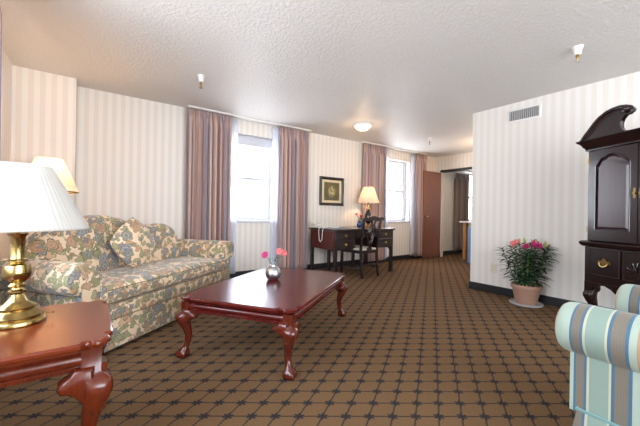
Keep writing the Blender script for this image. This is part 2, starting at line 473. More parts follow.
def window(idx, x0, x1, z0, z1, yg, axis='x', rail=.5, sgn=1):
    """double-hung window; built along x, then turned for the left wall"""
    def bx(bm, a0, a1, b0, b1, c0, c1):
        if axis == 'x': box(bm, a0, a1, b0, b1, c0, c1)
        else: box(bm, b0, b1, a0, a1, c0, c1)
    w = B(); f = .055
    bx(w, x0, x0+f, yg-.04, yg+.04, z0, z1); bx(w, x1-f, x1, yg-.04, yg+.04, z0, z1)
    bx(w, x0+f, x1-f, yg-.04, yg+.04, z1-f, z1); bx(w, x0+f, x1-f, yg-.04, yg+.04, z0, z0+f)
    fr = struct('window_%d' % idx, w, M_frame, bevel=.004)
    zm = z0+(z1-z0)*rail
    w = B(); bx(w, x0+f, x1-f, yg-.03, yg+.015, zm-.024, zm+.024)
    for a in (x0+f, x1-f-.03): bx(w, a, a+.03, yg-.02, yg+.02, z0+f, z1-f)
    obj('window_sash', w, M_frame, fr, bevel=.003)
    for c0, c1 in ((z0+f, zm-.024), (zm+.024, z1-f)):
        w = B(); bx(w, x0+f+.03, x1-f-.03, yg-.003, yg+.003, c0, c1); obj('window_pane', w, M_glass, fr)
    return fr
for i, (x0, x1, z0, z1) in enumerate(OP):
    fr = window(i+1, x0, x1, z0, z1, YW+.14)
    w = B(); box(w, x0-.02, x1+.02, YW-.025, YW+.10, z0-.022, z0+.004); obj('window_sill', w, M_frame, fr, bevel=.004)
    if i == 0:
        w = B(); box(w, x0+.05, x1-.05, YW+.07, YW+.10, z1-.155, z1-.03); obj('blind_housing', w, M_frame, fr, bevel=.006)
window(4, LW[0], LW[1], LW[2], LW[3], XL-.14, 'y')
window(5, FILL_WIN[0], FILL_WIN[1], FILL_WIN[2], FILL_WIN[3], YB-.14)  # added window behind the camera, out of view, brightens the room

# ------------------------------------------------------------ curtains
def curtain(name, a0, a1, y, z0, z1, nf, amp, mat, axis='x', seed=0, flare=0):
    rnd = random.Random(seed); bm = B(); uvl = bm.loops.layers.uv.new('UVMap')
    nx = nf*10; nz = 22; V = []
    ph = [rnd.uniform(-.5, .5) for _ in range(nf+2)]; am = [rnd.uniform(.65, 1.2) for _ in range(nf+2)]
    for k in range(nz+1):
        t = k/nz; z = z1-(z1-z0)*t; row = []
        for i in range(nx+1):
            s = i/nx; q = s*nf; c = int(q); fr = q-c
            A = amp*((am[c]*(1-fr)+am[c+1]*fr))
            phs = ph[c]*(1-fr)+ph[c+1]*fr
            tight = min(1, t/.06)
            yy = A*sin(2*pi*q+phs*t*1.5)*(.45+.55*tight)*(.85+.25*t) + .3*A*sin(4*pi*q+2*t)*t
            if t < .05: yy = A*.55*(abs(sin(pi*q))**.4*2-1.4)
            xx = a0+(a1-a0)*s + (.25*A*cos(2*pi*q))*tight + flare*(s-.5)*t
            zz = z - (.004*sin(2*pi*q) if k == nz else 0)
            row.append(bm.verts.new((xx, y+yy, zz) if axis == 'x' else (y+yy, xx, zz)))
        V.append(row)
    L = (a1-a0)*1.9
    for k in range(nz):
        for i in range(nx):
            f = bm.faces.new((V[k][i], V[k][i+1], V[k+1][i+1], V[k+1][i]))
            for lp, (uu, vv) in zip(f.loops, ((i, k), (i+1, k), (i+1, k+1), (i, k+1))):
                lp[uvl].uv = (uu/nx*L+seed*.31, vv/nz*(z1-z0))
    return obj(name, bm, mat, smooth=True, solid=.004)
yc = YW-.10
G = 'mauve striped drapes on the window wall'
tag(curtain('window_curtain', .965, 1.585, yc, .05, 2.385, 9, .036, M_curt, seed=1), 'mauve pleated drape left of first window, behind the sofa arm', 'curtain', G)
tag(curtain('window_curtain', 2.37, 2.93, yc, .06, 2.385, 8, .036, M_curt, seed=2), 'mauve pleated drape right of first window, beside the desk', 'curtain', G)
tag(curtain('window_curtain', 4.23, 4.85, yc, .06, 2.385, 8, .036, M_curt, seed=3), 'mauve pleated drape behind the desk lamp', 'curtain', G)
tag(curtain('window_curtain', 5.86, 6.22, yc, .06, 2.385, 5, .034, M_curt, seed=4), 'narrow mauve drape beside the open brown door', 'curtain', G)
tag(curtain('window_curtain', 2.28, 2.73, -.505, .05, 2.385, 12, .034, M_curt, axis='y', seed=5), 'mauve drape at the far left edge, behind the brass lamp', 'curtain')
tag(curtain('window_curtain', 7.50, 8.13, YW-.08, .10, 2.1, 7, .03, M_curt_far, seed=6), 'dark brown drape in the far room past the doorway', 'curtain')
GS = 'white sheers at the windows'
ys = YW-.045
for a0, a1, lb in ((1.575, 1.70, 'white sheer panel at left side of the first window'), (2.265, 2.40, 'white sheer panel at right side of the first window'),
                   (4.82, 5.0, 'white sheer panel just right of the desk lamp drape'), (5.74, 5.91, 'white sheer panel beside drape near the brown door')):
    tag(curtain('sheer_curtain', a0, a1, ys, .08, 2.37, 4, .01, M_sheer, seed=int(a0*10)), lb, 'sheer curtain', GS)
def rail(x0, x1, lb, axis='x', y=yc):
    bm = B()
    if axis == 'x': box(bm, x0, x1, y-.045, y+.065, H-.022, H)
    else: box(bm, y-.04, y+.04, x0, x1, H-.022, H)
    o = obj('curtain_track', bm, M_white, bevel=.003); tag(o, lb, 'curtain track')
rail(.98, 2.96, 'white ceiling track above the first window')
rail(4.2, 6.2, 'white ceiling track above the window by the door')
rail(.5, 2.76, 'white ceiling track above the far left drape', 'y', -.505)

# ------------------------------------------------------------ tables
def turtle_outline(hx, hy, c=.11):
    """rectangle with scalloped corners, CCW, centred"""
    k = c/.11
    half = [(0, c), (.003*k, c-.006*k), (.016*k, c-.012*k), (.024*k, c-.020*k), (.024*k, c-.030*k), (.016*k, c-.038*k), (.010*k, c-.048*k), (.009*k, c-.058*k), (.013*k, c-.072*k), (.022*k, c-.086*k)]
    corner = half+[(b, a) for a, b in half[::-1]]     # distances from the corner along (x-in, y-in): from right edge to top edge
    out = []
    for sx, sy, fl in ((1, -1, 1), (1, 1, 0), (-1, 1, 1), (-1, -1, 0)):
        pts = [(sx*(hx-a), sy*(hy-b)) for a, b in corner]
        if fl: pts = pts[::-1]
        out += pts
    return out
def cabriole(hz, s=1.0, claw=True, knee=.028, ears=True):
    """leg for the (+x,+y) corner; origin at the leg axis on the floor, top at hz"""
    bm = B(); seg = 24; rs = []
    prof = [(0, .020, .022), (.006, .024, .032), (.022, .026, .038), (.040, .024, .035), (.055, .016, .024), (.075, .004, .019), (.10, -.006, .0185), (.14, -.008, .0215),
            (.18, .002, .027), (.215, knee*.6, .034), (.245, knee, .040), (.265, knee, .041), (.28, knee*.8, .038), (.29, knee*.35, .033), (.30, 0, .031), (.36, 0, .031)]
    zs = hz/.36
    for z, off, r in prof:
        z *= zs; ring = []
        for k in range(seg):
            a = 2*pi*k/seg; rr = r*s
            if claw and z < .05*zs: rr *= 1+.13*cos(4*(a-pi/4))
            elif z > .285*zs: rr *= min(1.36, 1/max(abs(cos(a)), abs(sin(a))))*.9
            elif z > .2*zs: rr *= 1+.08*abs(sin(2*(a)))
            ring.append(((off*s)*.707+rr*cos(a), (off*s)*.707+rr*sin(a), z))
        rs.append(ring)
    rings(bm, rs)
    # knee brackets towards both aprons
    for ax in (0, 1) if ears else ():
        o = [(.01, -.045), (.01, -.175), (-.012, -.152), (-.028, -.128), (-.044, -.112), (-.060, -.104), (-.078, -.100), (-.086, -.088), (-.084, -.074), (-.070, -.066), (-.055, -.058), (-.045, -.045)]
        o = [(a*s, hz+b*zs) for a, b in o]; ring = []
        for y, ins in ((.0, 0), (.028, 0), (.038, .004), (.044, .012)):
            q = poly_inset(o[::-1], ins)
            ring.append([((a, y*s, b) if ax == 0 else (y*s, a, b)) for a, b in q])
        rings(bm, ring)
    return bm
def leg_at(bmf, x, y, sx, sy):
    bm = bmf(); xform(bm, Matrix.Translation((x, y, 0)) @ Matrix.Diagonal((sx, sy, 1, 1))); return bm

# coffee table
ct = thing('coffee_table', 'large red cherry coffee table with scalloped corners and claw feet', 'coffee table', (1.232, 2.302, 0), radians(35.4))
hx, hy, zt = .655, .44, .42
bm = B(); sloft(bm, turtle_outline(hx, hy, .13), [(.10, zt-.034), (.022, zt-.034), (.012, zt-.030), (.010, zt-.024), (.0, zt-.018), (.0, zt-.008), (.008, zt), (.016, zt), (.06, zt), (.2, zt)])
obj('tabletop', bm, M_cherry, ct, smooth=True)
bm = B(); o = rect(-hx+.045, hx-.045, -hy+.045, hy-.045)
loft(bm, o, [(.006, zt-.036), (.006, zt-.046), (-.004, zt-.052), (-.010, zt-.062), (-.010, zt-.072), (-.002, zt-.082), (.004, zt-.086), (.004, zt-.092), (-.004, zt-.096), (-.004, zt-.104), (.004, zt-.108)][::-1])
obj('apron', bm, M_cherry, ct, smooth=True)
for sx in (-1, 1):
    for sy in (-1, 1):
        obj('leg', leg_at(lambda: cabriole(zt-.036, 1.1), sx*(hx-.058), sy*(hy-.058), sx, sy), M_cherry_l, ct, smooth=True)

# end table
et = thing('end_table', 'orange-brown cherry end table carrying the brass lamp', 'end table', (-.285, 1.64, 0), 0)
hx, hy, zt = .345, .31, .54
bm = B(); sloft(bm, turtle_outline(hx, hy, .10), [(.10, zt-.034), (.020, zt-.034), (.010, zt-.030), (.009, zt-.024), (.0, zt-.018), (.0, zt-.008), (.007, zt), (.014, zt), (.05, zt), (.15, zt)])
obj('tabletop', bm, M_end, et, smooth=True)
bm = B(); o = rect(-hx+.05, hx-.05, -hy+.05, hy-.05)
loft(bm, o, [(.004, zt-.036), (.004, zt-.052), (-.004, zt-.058), (-.010, zt-.068), (-.010, zt-.080), (-.002, zt-.090), (.004, zt-.094), (.004, zt-.112)][::-1])
obj('apron', bm, M_end_l, et, smooth=True)
bm = B()
for ax in (0, 1):
    for s in (-1, 1):
        n = 44
        for k in range(n):
            L = (hx if ax == 0 else hy)-.06; t_ = -L+2*L*k/(n-1); w = s*((hy if ax == 0 else hx)-.052)
            p = (t_, w) if ax == 0 else (w, t_)
            bmesh.ops.create_icosphere(bm, subdivisions=1, radius=.0052, matrix=Matrix.Translation((p[0], p[1], zt-.106)))
obj('beaded_molding', bm, M_end_l, et, smooth=True)
for sx in (-1, 1):
    for sy in (-1, 1):
        obj('leg', leg_at(lambda: cabriole(zt-.036, 1.1), sx*(hx-.065), sy*(hy-.07), sx, sy), M_end_l, et, smooth=True)

# ------------------------------------------------------------ lamps
def shade_obj(parent, r0, z0, r1, z1, mat, pleats=60, name='lamp_shade'):
    bm = B(); uvl = bm.loops.layers.uv.new('UVMap'); seg = pleats*4; V = []
    lv = [(r0, z0), (r0*1.004, z0+.008)] + [(r0+(r1-r0)*k/6, z0+.008+(z1-z0-.02)*k/6) for k in range(1, 7)] + [(r1*.97, z1-.004), (r1*.93, z1)]
    for i, (r, z) in enumerate(lv):
        row = []
        for k in range(seg):
            a = 2*pi*k/seg; rr = r + (.0007*cos(pleats*a) if 1 < i < len(lv)-2 else 0)
            row.append(bm.verts.new((rr*cos(a), rr*sin(a), z)))
        V.append(row)
    for i in range(len(V)-1):
        for k in range(seg):
            f = bm.faces.new((V[i][k], V[i][(k+1) % seg], V[i+1][(k+1) % seg], V[i+1][k]))
            for lp, (u, v) in zip(f.loops, ((k, i), (k+1, i), (k+1, i+1), (k, i+1))): lp[uvl].uv = (u/seg, v/len(V))
    return obj(name, bm, mat, parent, smooth=True, solid=.0015)
def bulb(parent, z, watts, col=(1, .72, .42), r=.03):
    bm = B(); bmesh.ops.create_uvsphere(bm, u_segments=16, v_segments=10, radius=.028, matrix=Matrix.Translation((0, 0, z)))
    obj('bulb', bm, M_bulb, parent, smooth=True)
    l = bpy.data.lights.new('bulb_light', 'POINT'); l.energy = watts; l.color = col; l.shadow_soft_size = r
    o = bpy.data.objects.new('bulb_light', l); C.objects.link(o); o.parent = parent; o.location = (0, 0, z+.045)
M_bulb = mat_emit('warm_bulb', (255, 226, 180), 1.5)

lamp = thing('table_lamp', 'tall polished brass table lamp with white pleated shade on the end table', 'lamp', (-.252, 1.725, .54))
bm = B()
prof = [(.0, 0), (.088, 0), (.092, .004), (.092, .016), (.088, .021), (.080, .024), (.083, .028), (.083, .034), (.074, .042), (.060, .052), (.056, .056), (.060, .060), (.061, .066), (.052, .072), (.040, .080), (.030, .092),
        (.024, .106), (.021, .116), (.024, .120), (.028, .124), (.028, .130), (.020, .135), (.018, .142)]
lathe(bm, prof, seg=48); obj('lamp_base', bm, M_brass, lamp, smooth=True)
bm = B()
prof = [(.018, .142), (.026, .146), (.028, .150), (.022, .155), (.020, .160), (.030, .168), (.040, .180), (.045, .194), (.045, .206), (.040, .233), (.030, .232), (.021, .240), (.024, .244), (.032, .248), (.032, .253), (.022, .257),
        (.021, .262), (.022, .300), (.024, .345), (.030, .352), (.033, .358), (.026, .362), (.012, .365), (.010, .385), (.010, .44)]
lathe(bm, prof, seg=40); obj('stem', bm, M_brass, lamp, smooth=True)
bm = B(); tube(bm, [(.088, -.018, .030), (.112, -.022, .030)], .0022); lathe(bm, [(.0001, .025), (.0035, .027), (.0035, .033), (.0001, .035)], (.114, -.0225), 10)
obj('switch', bm, M_brass, lamp, smooth=True)
shade_obj(lamp, .228, .375, .108, .632, M_shade)
bulb(lamp, .47, .12)

fl = thing('floor_lamp', 'lit lamp with cream shade standing in the corner behind the sofa', 'lamp', (-.335, 3.62, 0))
bm = B(); lathe(bm, [(0, 0), (.12, 0), (.125, .01), (.12, .022), (.06, .03), (.02, .04), (.016, .06)], seg=32); obj('lamp_base', bm, M_brass_d, fl, smooth=True)
bm = B(); lathe(bm, [(.014, .055), (.012, .4), (.018, .42), (.012, .44), (.012, .9), (.018, .92), (.011, .95), (.010, 1.26)], seg=20); obj('pole', bm, M_brass_d, fl, smooth=True)
shade_obj(fl, .205, 1.155, .095, 1.44, M_shade2, 40)
bm = B(); tube(bm, [(.206*cos(a*pi/24), .206*sin(a*pi/24), 1.15) for a in range(48)], .006, 8, closed=True); obj('shade_trim', bm, M_brass, fl, smooth=True)
bulb(fl, 1.29, 6.5, (1, .64, .36))

dl = thing('desk_lamp', 'lit lamp with cream shade and dark brass body on the desk', 'lamp', (4.13, 4.19, .757))
bm = B(); lathe(bm, [(0, 0), (.055, 0), (.058, .012), (.05, .02), (.03, .028), (.022, .05), (.03, .07)], seg=28); obj('lamp_base', bm, M_brass_d, dl, smooth=True)
bm = B(); lathe(bm, [(.03, .07), (.045, .09), (.058, .13), (.062, .18), (.055, .24), (.04, .29), (.028, .32), (.034, .33), (.03, .35), (.014, .36), (.01, .39), (.01, .5), ], seg=28); obj('lamp_body', bm, M_mahog, dl, smooth=True)
bm = B(); lathe(bm, [(.032, .32), (.042, .33), (.042, .345), (.03, .36), (.014, .37), (.012, .42)], seg=24); obj('brass_collar', bm, M_brass, dl, smooth=True)
shade_obj(dl, .205, .45, .10, .745, M_shade2, 40)
bulb(dl, .56, 2.6, (1, .68, .42))

# ------------------------------------------------------------ sofa
sf = thing('sofa', 'camelback sofa with rolled arms in beige, green and blue floral fabric', 'sofa', (.098, 2.585, 0), radians(39.5))
UL, UR, D = -.20, 1.50, .82
bm = B()
loft(bm, rect(UL+.02, UR-.02, .0, D-.05), [(.02, .02), (.006, .03), (.0, .06), (-.002, .22), (.0, .234), (-.003, .25), (-.002, .33), (.01, .345), (.02, .345)])
obj('base', bm, M_floral, sf, smooth=True, uvbox=True)
bm = B(); tube(bm, [(UL+.03, -.004, .236), (UR-.03, -.004, .236)], .0045, 8); obj('welt', bm, M_welt, sf, smooth=True)
def cushion(bm, x0, x1, y0, y1, z0, z1, nx=40, ny=16, puff=.02, e=.05):
    def f(i, n):   # 0..1 edge roundness
        t = i/n; return t
    top, bot = [], []
    for s, L in ((1, top), (-1, bot)):
        for i in range(nx+1):
            row = []
            for j in range(ny+1):
                u = i/nx; v = j/ny
                ex = min(u, 1-u)*(x1-x0); ey = min(v, 1-v)*(y1-y0)
                d = min(1, min(ex, ey)/e); rr = math.sqrt(max(0, 1-(1-d)**2))
                h = (z1-z0)/2
                z = (z0+z1)/2 + s*(h*(.55+.45*rr) + (puff if s > 0 else 0)*sin(pi*u)**.5*sin(pi*v)**.5*rr)
                row.append(bm.verts.new((x0+(x1-x0)*u, y0+(y1-y0)*v, z)))
            L.append(row)
        for i in range(nx):
            for j in range(ny): bm.faces.new((L[i][j], L[i+1][j], L[i+1][j+1], L[i][j+1]))
    def loop(L): return L[0][:-1]+[r[-1] for r in L[:-1]]+L[-1][:0:-1]+[r[0] for r in L[:0:-1]]
    a, b = loop(top), loop(bot); n = len(a)
    for k in range(n): bm.faces.new((a[k], a[(k+1) % n], b[(k+1) % n], b[k]))
bm = B(); cushion(bm, UL+.10, UR-.10, -.028, .56, .347, .475, puff=.015, e=.035)
cu = obj('seat_cushion', bm, M_floral, sf, smooth=True, uvbox=True, sub=1)
bm = B()
tube(bm, [(UL+.11, -.031, .352), (UR-.11, -.031, .352)], .005, 8); tube(bm, [(UL+.11, -.026, .452), (UR-.11, -.026, .452)], .004, 8)
obj('welt', bm, M_welt, cu, smooth=True)
def camel(u):
    pts = [(-.12, .70), (-.06, .80), (.0, .845), (.12, .875), (.24, .925), (.36, .95), (.50, .95), (.62, .925), (.72, .893), (.85, .858), (.95, .850), (1.08, .86), (1.2, .855), (1.29, .825), (1.36, .76), (1.405, .66)]
    if u <= pts[0][0]: return pts[0][1]
    for (a, x), (b, y) in zip(pts, pts[1:]):
        if u <= b:
            t = (u-a)/(b-a); t = t*t*(3-2*t)*.4+t*.6; return x+(y-x)*t
    return pts[-1][1]
bm = B(); rs = []
N_ = 70
for i in range(N_+1):
    u = -.12+(1.405+.12)*i/N_; h = camel(u)
    e = min(1, min(u+.12, 1.405-u)/.09+.02); th = .09*math.sqrt(max(0.03, 1-(1-e)**2))
    yc_ = .63; ring = [(u, .52+.02*(1-e), .40)]
    ring += [(u, .50+.02*(1-e)+.02, .50), (u, .535+.03*(1-e), .60+(h-.86)*.3)]
    for k in range(9):
        a = pi - pi*k/8
        ring.append((u, .665+th*cos(a), h-.085+.085*sin(a)))
    ring += [(u, .75+.02*e, .5), (u, .755, .12), (u, .60, .12)]
    rs.append(ring)
rings(bm, rs)
obj('backrest', bm, M_floral, sf, smooth=True, uvbox=True)
def arm_outline(c, zc, r, inner, outer, zb):
    """front view of a rolled arm, outer side towards -x"""
    o = [(inner, zb), (inner, zc+.01)]
    for k in range(0, 15):
        a = radians(25+ (225)*k/14); o.append((c+r*cos(a)*1.0, zc+r*sin(a)))
    o += [(outer, zc-r*.75), (outer, zb)]
    return o
def make_arm(parent, mirror, front, back, c, zc, r, inner, outer, zb, mat, name='arm'):
    o = arm_outline(c, zc, r, inner, outer, zb)
    if mirror is not None: o = [(2*mirror-x, z) for x, z in o][::-1]
    # CCW check
    ar = sum(o[i-1][0]*o[i][1]-o[i][0]*o[i-1][1] for i in range(len(o)))
    if ar < 0: o = o[::-1]
    bm = B(); lv = [(.03, front), (.012, front+.006), (.003, front+.018), (0, front+.04)]+[(0, front+.04+(back-front-.06)*k/6) for k in range(1, 7)]+[(.02, back)]
    rings(bm, [[(x, v, z) for x, z in poly_inset(o, ins)] for ins, v in lv])
    a = obj(name, bm, mat, parent, smooth=True, uvbox=True)
    w = B(); oo = poly_inset(o, .006); tube(w, [(x, front+.008, z) for x, z in oo], .0045, 6, closed=True)
    return a, w
mid = (UL+UR)/2
a, w = make_arm(sf, None, -.015, D, UL-.005, .555, .105, UL+.12, UL-.02, .03, M_floral); obj('welt', w, M_floral, a, smooth=True, uvbox=True)
a, w = make_arm(sf, mid, -.015, D, UL-.005, .555, .105, UL+.12, UL-.02, .03, M_floral); obj('welt', w, M_floral, a, smooth=True, uvbox=True)

# throw pillow
bm = B(); n = 18; hs = .19
for s in (1, -1):
    V = [[None]*(n+1) for _ in range(n+1)]
    for i in range(n+1):
        for j in range(n+1):
            u, v = 2*i/n-1, 2*j/n-1
            sh = math.sqrt(1-.20*u*u); sv = math.sqrt(1-.20*v*v)
            th = .085*((1-u*u)*(1-v*v))**.45
            V[i][j] = bm.verts.new((u*hs*sv, s*th, v*hs*sh))
    for i in range(n):
        for j in range(n): bm.faces.new((V[i][j], V[i+1][j], V[i+1][j+1], V[i][j+1]))
bmesh.ops.remove_doubles(bm, verts=bm.verts, dist=1e-5)
pl = obj('throw_pillow', bm, M_floral, smooth=True, uvbox=True)
tag(pl, 'square floral throw pillow leaning on the sofa back', 'pillow')
sfm = Matrix.Translation((.098, 2.585, 0)) @ Matrix.Rotation(radians(39.5), 4, 'Z')
pl.matrix_world = sfm @ Matrix.Translation((.55, .375, .705)) @ Matrix.Rotation(radians(-12), 4, 'X') @ Matrix.Rotation(radians(-38), 4, 'Y')

# ------------------------------------------------------------ silver vase and gerberas
VX, VY, VZ = 1.252, 2.412, .42
bm = B(); lathe(bm, [(0, 0), (.030, 0), (.044, .006), (.060, .026), (.067, .054), (.063, .080), (.048, .104), (.028, .118), (.026, .126), (.031, .131), (.027, .131), (.022, .122), (.022, .08), (0, .075)], seg=36)
vs = obj('round_vase', bm, M_silver, smooth=True); vs.location = (VX, VY, VZ); tag(vs, 'small round brushed silver vase on the coffee table', 'vase')
def leaf(bm, base, dir_, L, W, droop=.2, up=Vector((0, 0, 1)), n=6, fold=.15):
    d = Vector(dir_).normalized(); side = d.cross(up)
    side = side.normalized() if side.length > .05 else Vector((1, 0, 0))
    nrm = side.cross(d); rowp = []
    for i in range(n+1):
        t = i/n; w = W*sin(pi*(t*.92+.06))**.8*(1-t*.25)
        c = Vector(base)+d*L*t-Vector((0, 0, 1))*droop*L*t*t
        rowp.append([bm.verts.new(c-side*w+nrm*w*fold), bm.verts.new(c), bm.verts.new(c+side*w+nrm*w*fold)])
    for a, b in zip(rowp, rowp[1:]):
        for k in (0, 1): bm.faces.new((a[k], a[k+1], b[k+1], b[k]))
def gerbera(name, base, head, R, mat, centre, label, group=None, lean=(0, 0, 1)):
    t = thing(name, label, 'flower', base, 0, group)
    h = Vector(head)-Vector(base)
    bm = B(); tube(bm, [(0, 0, 0), (h.x*.3, h.y*.3, h.z*.45), (h.x*.75, h.y*.75, h.z*.8), tuple(h)], .0022, 8); obj('stem', bm, M_green, t, smooth=True)
    bm = B(); q = Vector(lean).to_track_quat('Z', 'Y').to_matrix()
    for ring, (n, r, tilt) in enumerate(((18, R, .15), (14, R*.72, .5), (10, R*.45, .9))):
        for k in range(n):
            a = 2*pi*(k+.4*ring)/n; d = q @ Vector((cos(a), sin(a), tilt)); leaf(bm, h+q @ Vector((0, 0, .002*ring)), d, r, r*.17, .1, up=q @ Vector((0, 0, 1)), n=4)
    obj('petals', bm, mat, t, smooth=True, solid=.0008)
    bm = B(); bmesh.ops.create_uvsphere(bm, u_segments=12, v_segments=8, radius=R*.25, matrix=Matrix.Translation(h+q @ Vector((0, 0, .003)))); obj('flower_center', bm, centre, t, smooth=True)
    bm = B()
    for k in range(3):
        a = k*2.1+h.x*40; leaf(bm, (h.x*.3, h.y*.3, h.z*(.42+.1*k)), (cos(a), sin(a), .6), .045, .010, .3)
    obj('leaves', bm, M_green, t, smooth=True, solid=.0008)
    return t
GV = 'gerberas in the silver vase'
b0 = (VX, VY, VZ+.098)
vr = Vector((.811, -.585, 0)); vf = Vector((-.585, -.811, .35))   # sideways and towards the sofa side of the table
def off(s, z, d=0): return tuple(Vector(b0)+vr*s+Vector((-.585, -.811, 0))*d+Vector((0, 0, z)))
gerbera('gerbera', off(-.004, 0), off(-.072, .118, .01), .036, M_pink, M_pink, 'magenta flower leaning left in the silver vase', GV, vf+vr*-.3)
gerbera('gerbera', off(.002, 0), off(.050, .150, .01), .034, M_pinkl, M_red, 'coral pink flower with red centre in the silver vase', GV, vf)
gerbera('gerbera', off(.006, 0), off(.090, .132, -.015), .032, M_pinkl, M_pinkl, 'pale pink flower, rightmost in the silver vase', GV, vf+vr*.6)

# ------------------------------------------------------------ desk
dk = thing('writing_desk', 'dark mahogany kneehole desk with brass-pulled drawers by the wall', 'desk', (0, 0, 0))
X0, X1, Y0, Y1, ZT = 2.94, 4.29, 3.67, 4.39, .757
bm = B(); loft(bm, rect(X0, X1, Y0, Y1), [(.008, ZT-.03), (.0, ZT-.024), (.0, ZT-.008), (.006, ZT)]); obj('desktop', bm, M_desk, dk, smooth=True)
PL, PR = 3.37, 3.88
bm = B(); box(bm, X0+.02, PL, Y0+.03, Y1-.02, .43, ZT-.03); obj('left_pedestal', bm, M_desk, dk, bevel=.003)
bm = B(); box(bm, PR, X1-.02, Y0+.03, Y1-.02, .43, ZT-.03); obj('right_pedestal', bm, M_desk, dk, bevel=.003)
bm = B(); box(bm, X0+.012, X0+.021, Y0+.055, Y1-.06, .44, ZT-.034); obj('side_panel', bm, M_desk_side, dk, bevel=.002)
def pull(parent, x, y, z, w=.05, nrm=(0, -1, 0)):
    """brass bat-wing plate with a drop bail"""
    bm = B()
    o = [(-.5, 0), (-.38, -.16), (-.2, -.12), (-.1, -.26), (0, -.3), (.1, -.26), (.2, -.12), (.38, -.16), (.5, 0), (.38, .18), (.2, .14), (.1, .3), (0, .38), (-.1, .3), (-.2, .14), (-.38, .18)]
    prism(bm, [(a*w, b*w) for a, b in o], 'xz', -.003, .0)
    tube(bm, [(-.3*w, -.008, 0), (-.26*w, -.014, -.2*w), (0, -.016, -.3*w), (.26*w, -.014, -.2*w), (.3*w, -.008, 0)], .0028, 6)
    for s in (-1, 1): lathe_x = bmesh.ops.create_uvsphere(bm, u_segments=8, v_segments=6, radius=.0045, matrix=Matrix.Translation((s*.3*w, -.006, 0)))
    ang = math.atan2(nrm[1], nrm[0])+pi/2
    xform(bm, Matrix.Translation((x, y, z)) @ Matrix.Rotation(ang, 4, 'Z'))
    return obj('drawer_pull', bm, M_brass, parent, smooth=True)
def drawer(x0, x1, z0, z1, y):
    bm = B(); loft_box = [(0, y+.012), (0, y), (.006, y-.005), (.012, y-.005)]
    o = rect(x0, x1, z0, z1)
    rings(bm, [[(a, yy, b) for a, b in poly_inset(o, i)] for i, yy in loft_box])
    d = obj('drawer', bm, M_desk, dk); pull(d, (x0+x1)/2, y-.006, (z0+z1)/2, min(.075, (z1-z0)*.7)); return d
yf = Y0+.025
drawer(X0+.045, PL-.015, .60, .715, yf); drawer(X0+.045, PL-.015, .45, .585, yf)
drawer(PR+.015, X1-.045, .60, .715, yf); drawer(PR+.015, X1-.045, .45, .585, yf)
bm = B(); box(bm, PL, PR, Y0+.04, Y1-.03, .62, ZT-.03); obj('apron', bm, M_desk, dk, bevel=.003)
drawer(PL+.02, (PL+PR)/2-.01, .63, .715, Y0+.035); drawer((PL+PR)/2+.01, PR-.02, .63, .715, Y0+.035)
for x in (X0+.045, PL-.03, PR+.03, X1-.045):
    for y in (Y0+.055, Y1-.045):
        if x in (PL-.03, PR+.03) and y < 4: continue
        bm = B(); h = .024
        loft(bm, rect(x-h, x+h, y-h, y+h), [(-.008, 0), (-.010, .012), (-.006, .03), (.0, .034), (.0, .43)])
        obj('leg', bm, M_desk, dk, bevel=.002)
for x in (X0+.045, X1-.045):
    for y in (Y0+.055,):   # curved corner brackets under the case
        bm = B(); o = [(y+.024, .43), (y+.024, .34)]+[(y+.024+.10*(1-cos(radians(a))), .34+.085*sin(radians(a))) for a in (20, 40, 60, 80)]+[(y+.13, .43)]
        prism(bm, o[::-1], 'yz', x-.012, x+.012); obj('bracket', bm, M_desk, dk)

# desk chair
ch = thing('desk_chair', 'dark carved side chair with pale seat tucked at the desk', 'chair', (3.54, 3.54, 0), radians(3))
for s in (-1, 1):
    bm = B(); x = s*.185
    pts = [(x, -.02, 0), (x, -.005, .1), (x*1.0, .015, .28), (x, .02, .42), (x*1.02, .005, .6), (x*1.06, -.03, .82), (x*1.10, -.058, .955)]
    rs = []
    for p in pts:
        hh = .017
        rs.append([(p[0]-hh, p[1]-hh, p[2]), (p[0]+hh, p[1]-hh, p[2]), (p[0]+hh, p[1]+hh, p[2]), (p[0]-hh, p[1]+hh, p[2])])
    rings(bm, rs); obj('rear_leg', bm, M_desk, ch, bevel=.004)
    bm = B(); x = s*.225; box(bm, x-.019, x+.019, .385, .423, 0, .42); obj('front_leg', bm, M_desk, ch, bevel=.003)
    bm = B(); tube(bm, [(s*.187, .01, .14), (s*.222, .39, .14)], .011, 8); obj('stretcher', bm, M_desk, ch, smooth=True)
bm = B(); tube(bm, [(-.2, .2, .14), (.2, .2, .14)], .011, 8); obj('stretcher', bm, M_desk, ch, smooth=True)
bm = B(); tube(bm, [(-.185, 0, .2), (.185, 0, .2)], .010, 8); obj('stretcher', bm, M_desk, ch, smooth=True)
bm = B(); prism(bm, [(-.2, 0), (.2, 0), (.245, .42), (-.245, .42)], 'xy', .38, .425); obj('seat_rail', bm, M_desk, ch, bevel=.004)
bm = B(); prism(bm, [(-.185, .015), (.185, .015), (.23, .405), (-.23, .405)], 'xy', .425, .455); obj('seat', bm, M_seat, ch, bevel=.018, bseg=4)
# serpentine crest rail with ears
bm = B(); top = []; bot = []
for k in range(25):
    u = -1+2*k/24; x = u*.245
    z = .945+.030*cos(u*pi)*(.9 if abs(u) < .5 else .3)+.016*(abs(u)**6); zb = z-.056-.014*cos(u*pi)
    top.append((x, z)); bot.append((x, zb))
prism(bm, top+bot[::-1], 'xz', -.084, -.050); obj('crest_rail', bm, M_desk, ch, bevel=.004)
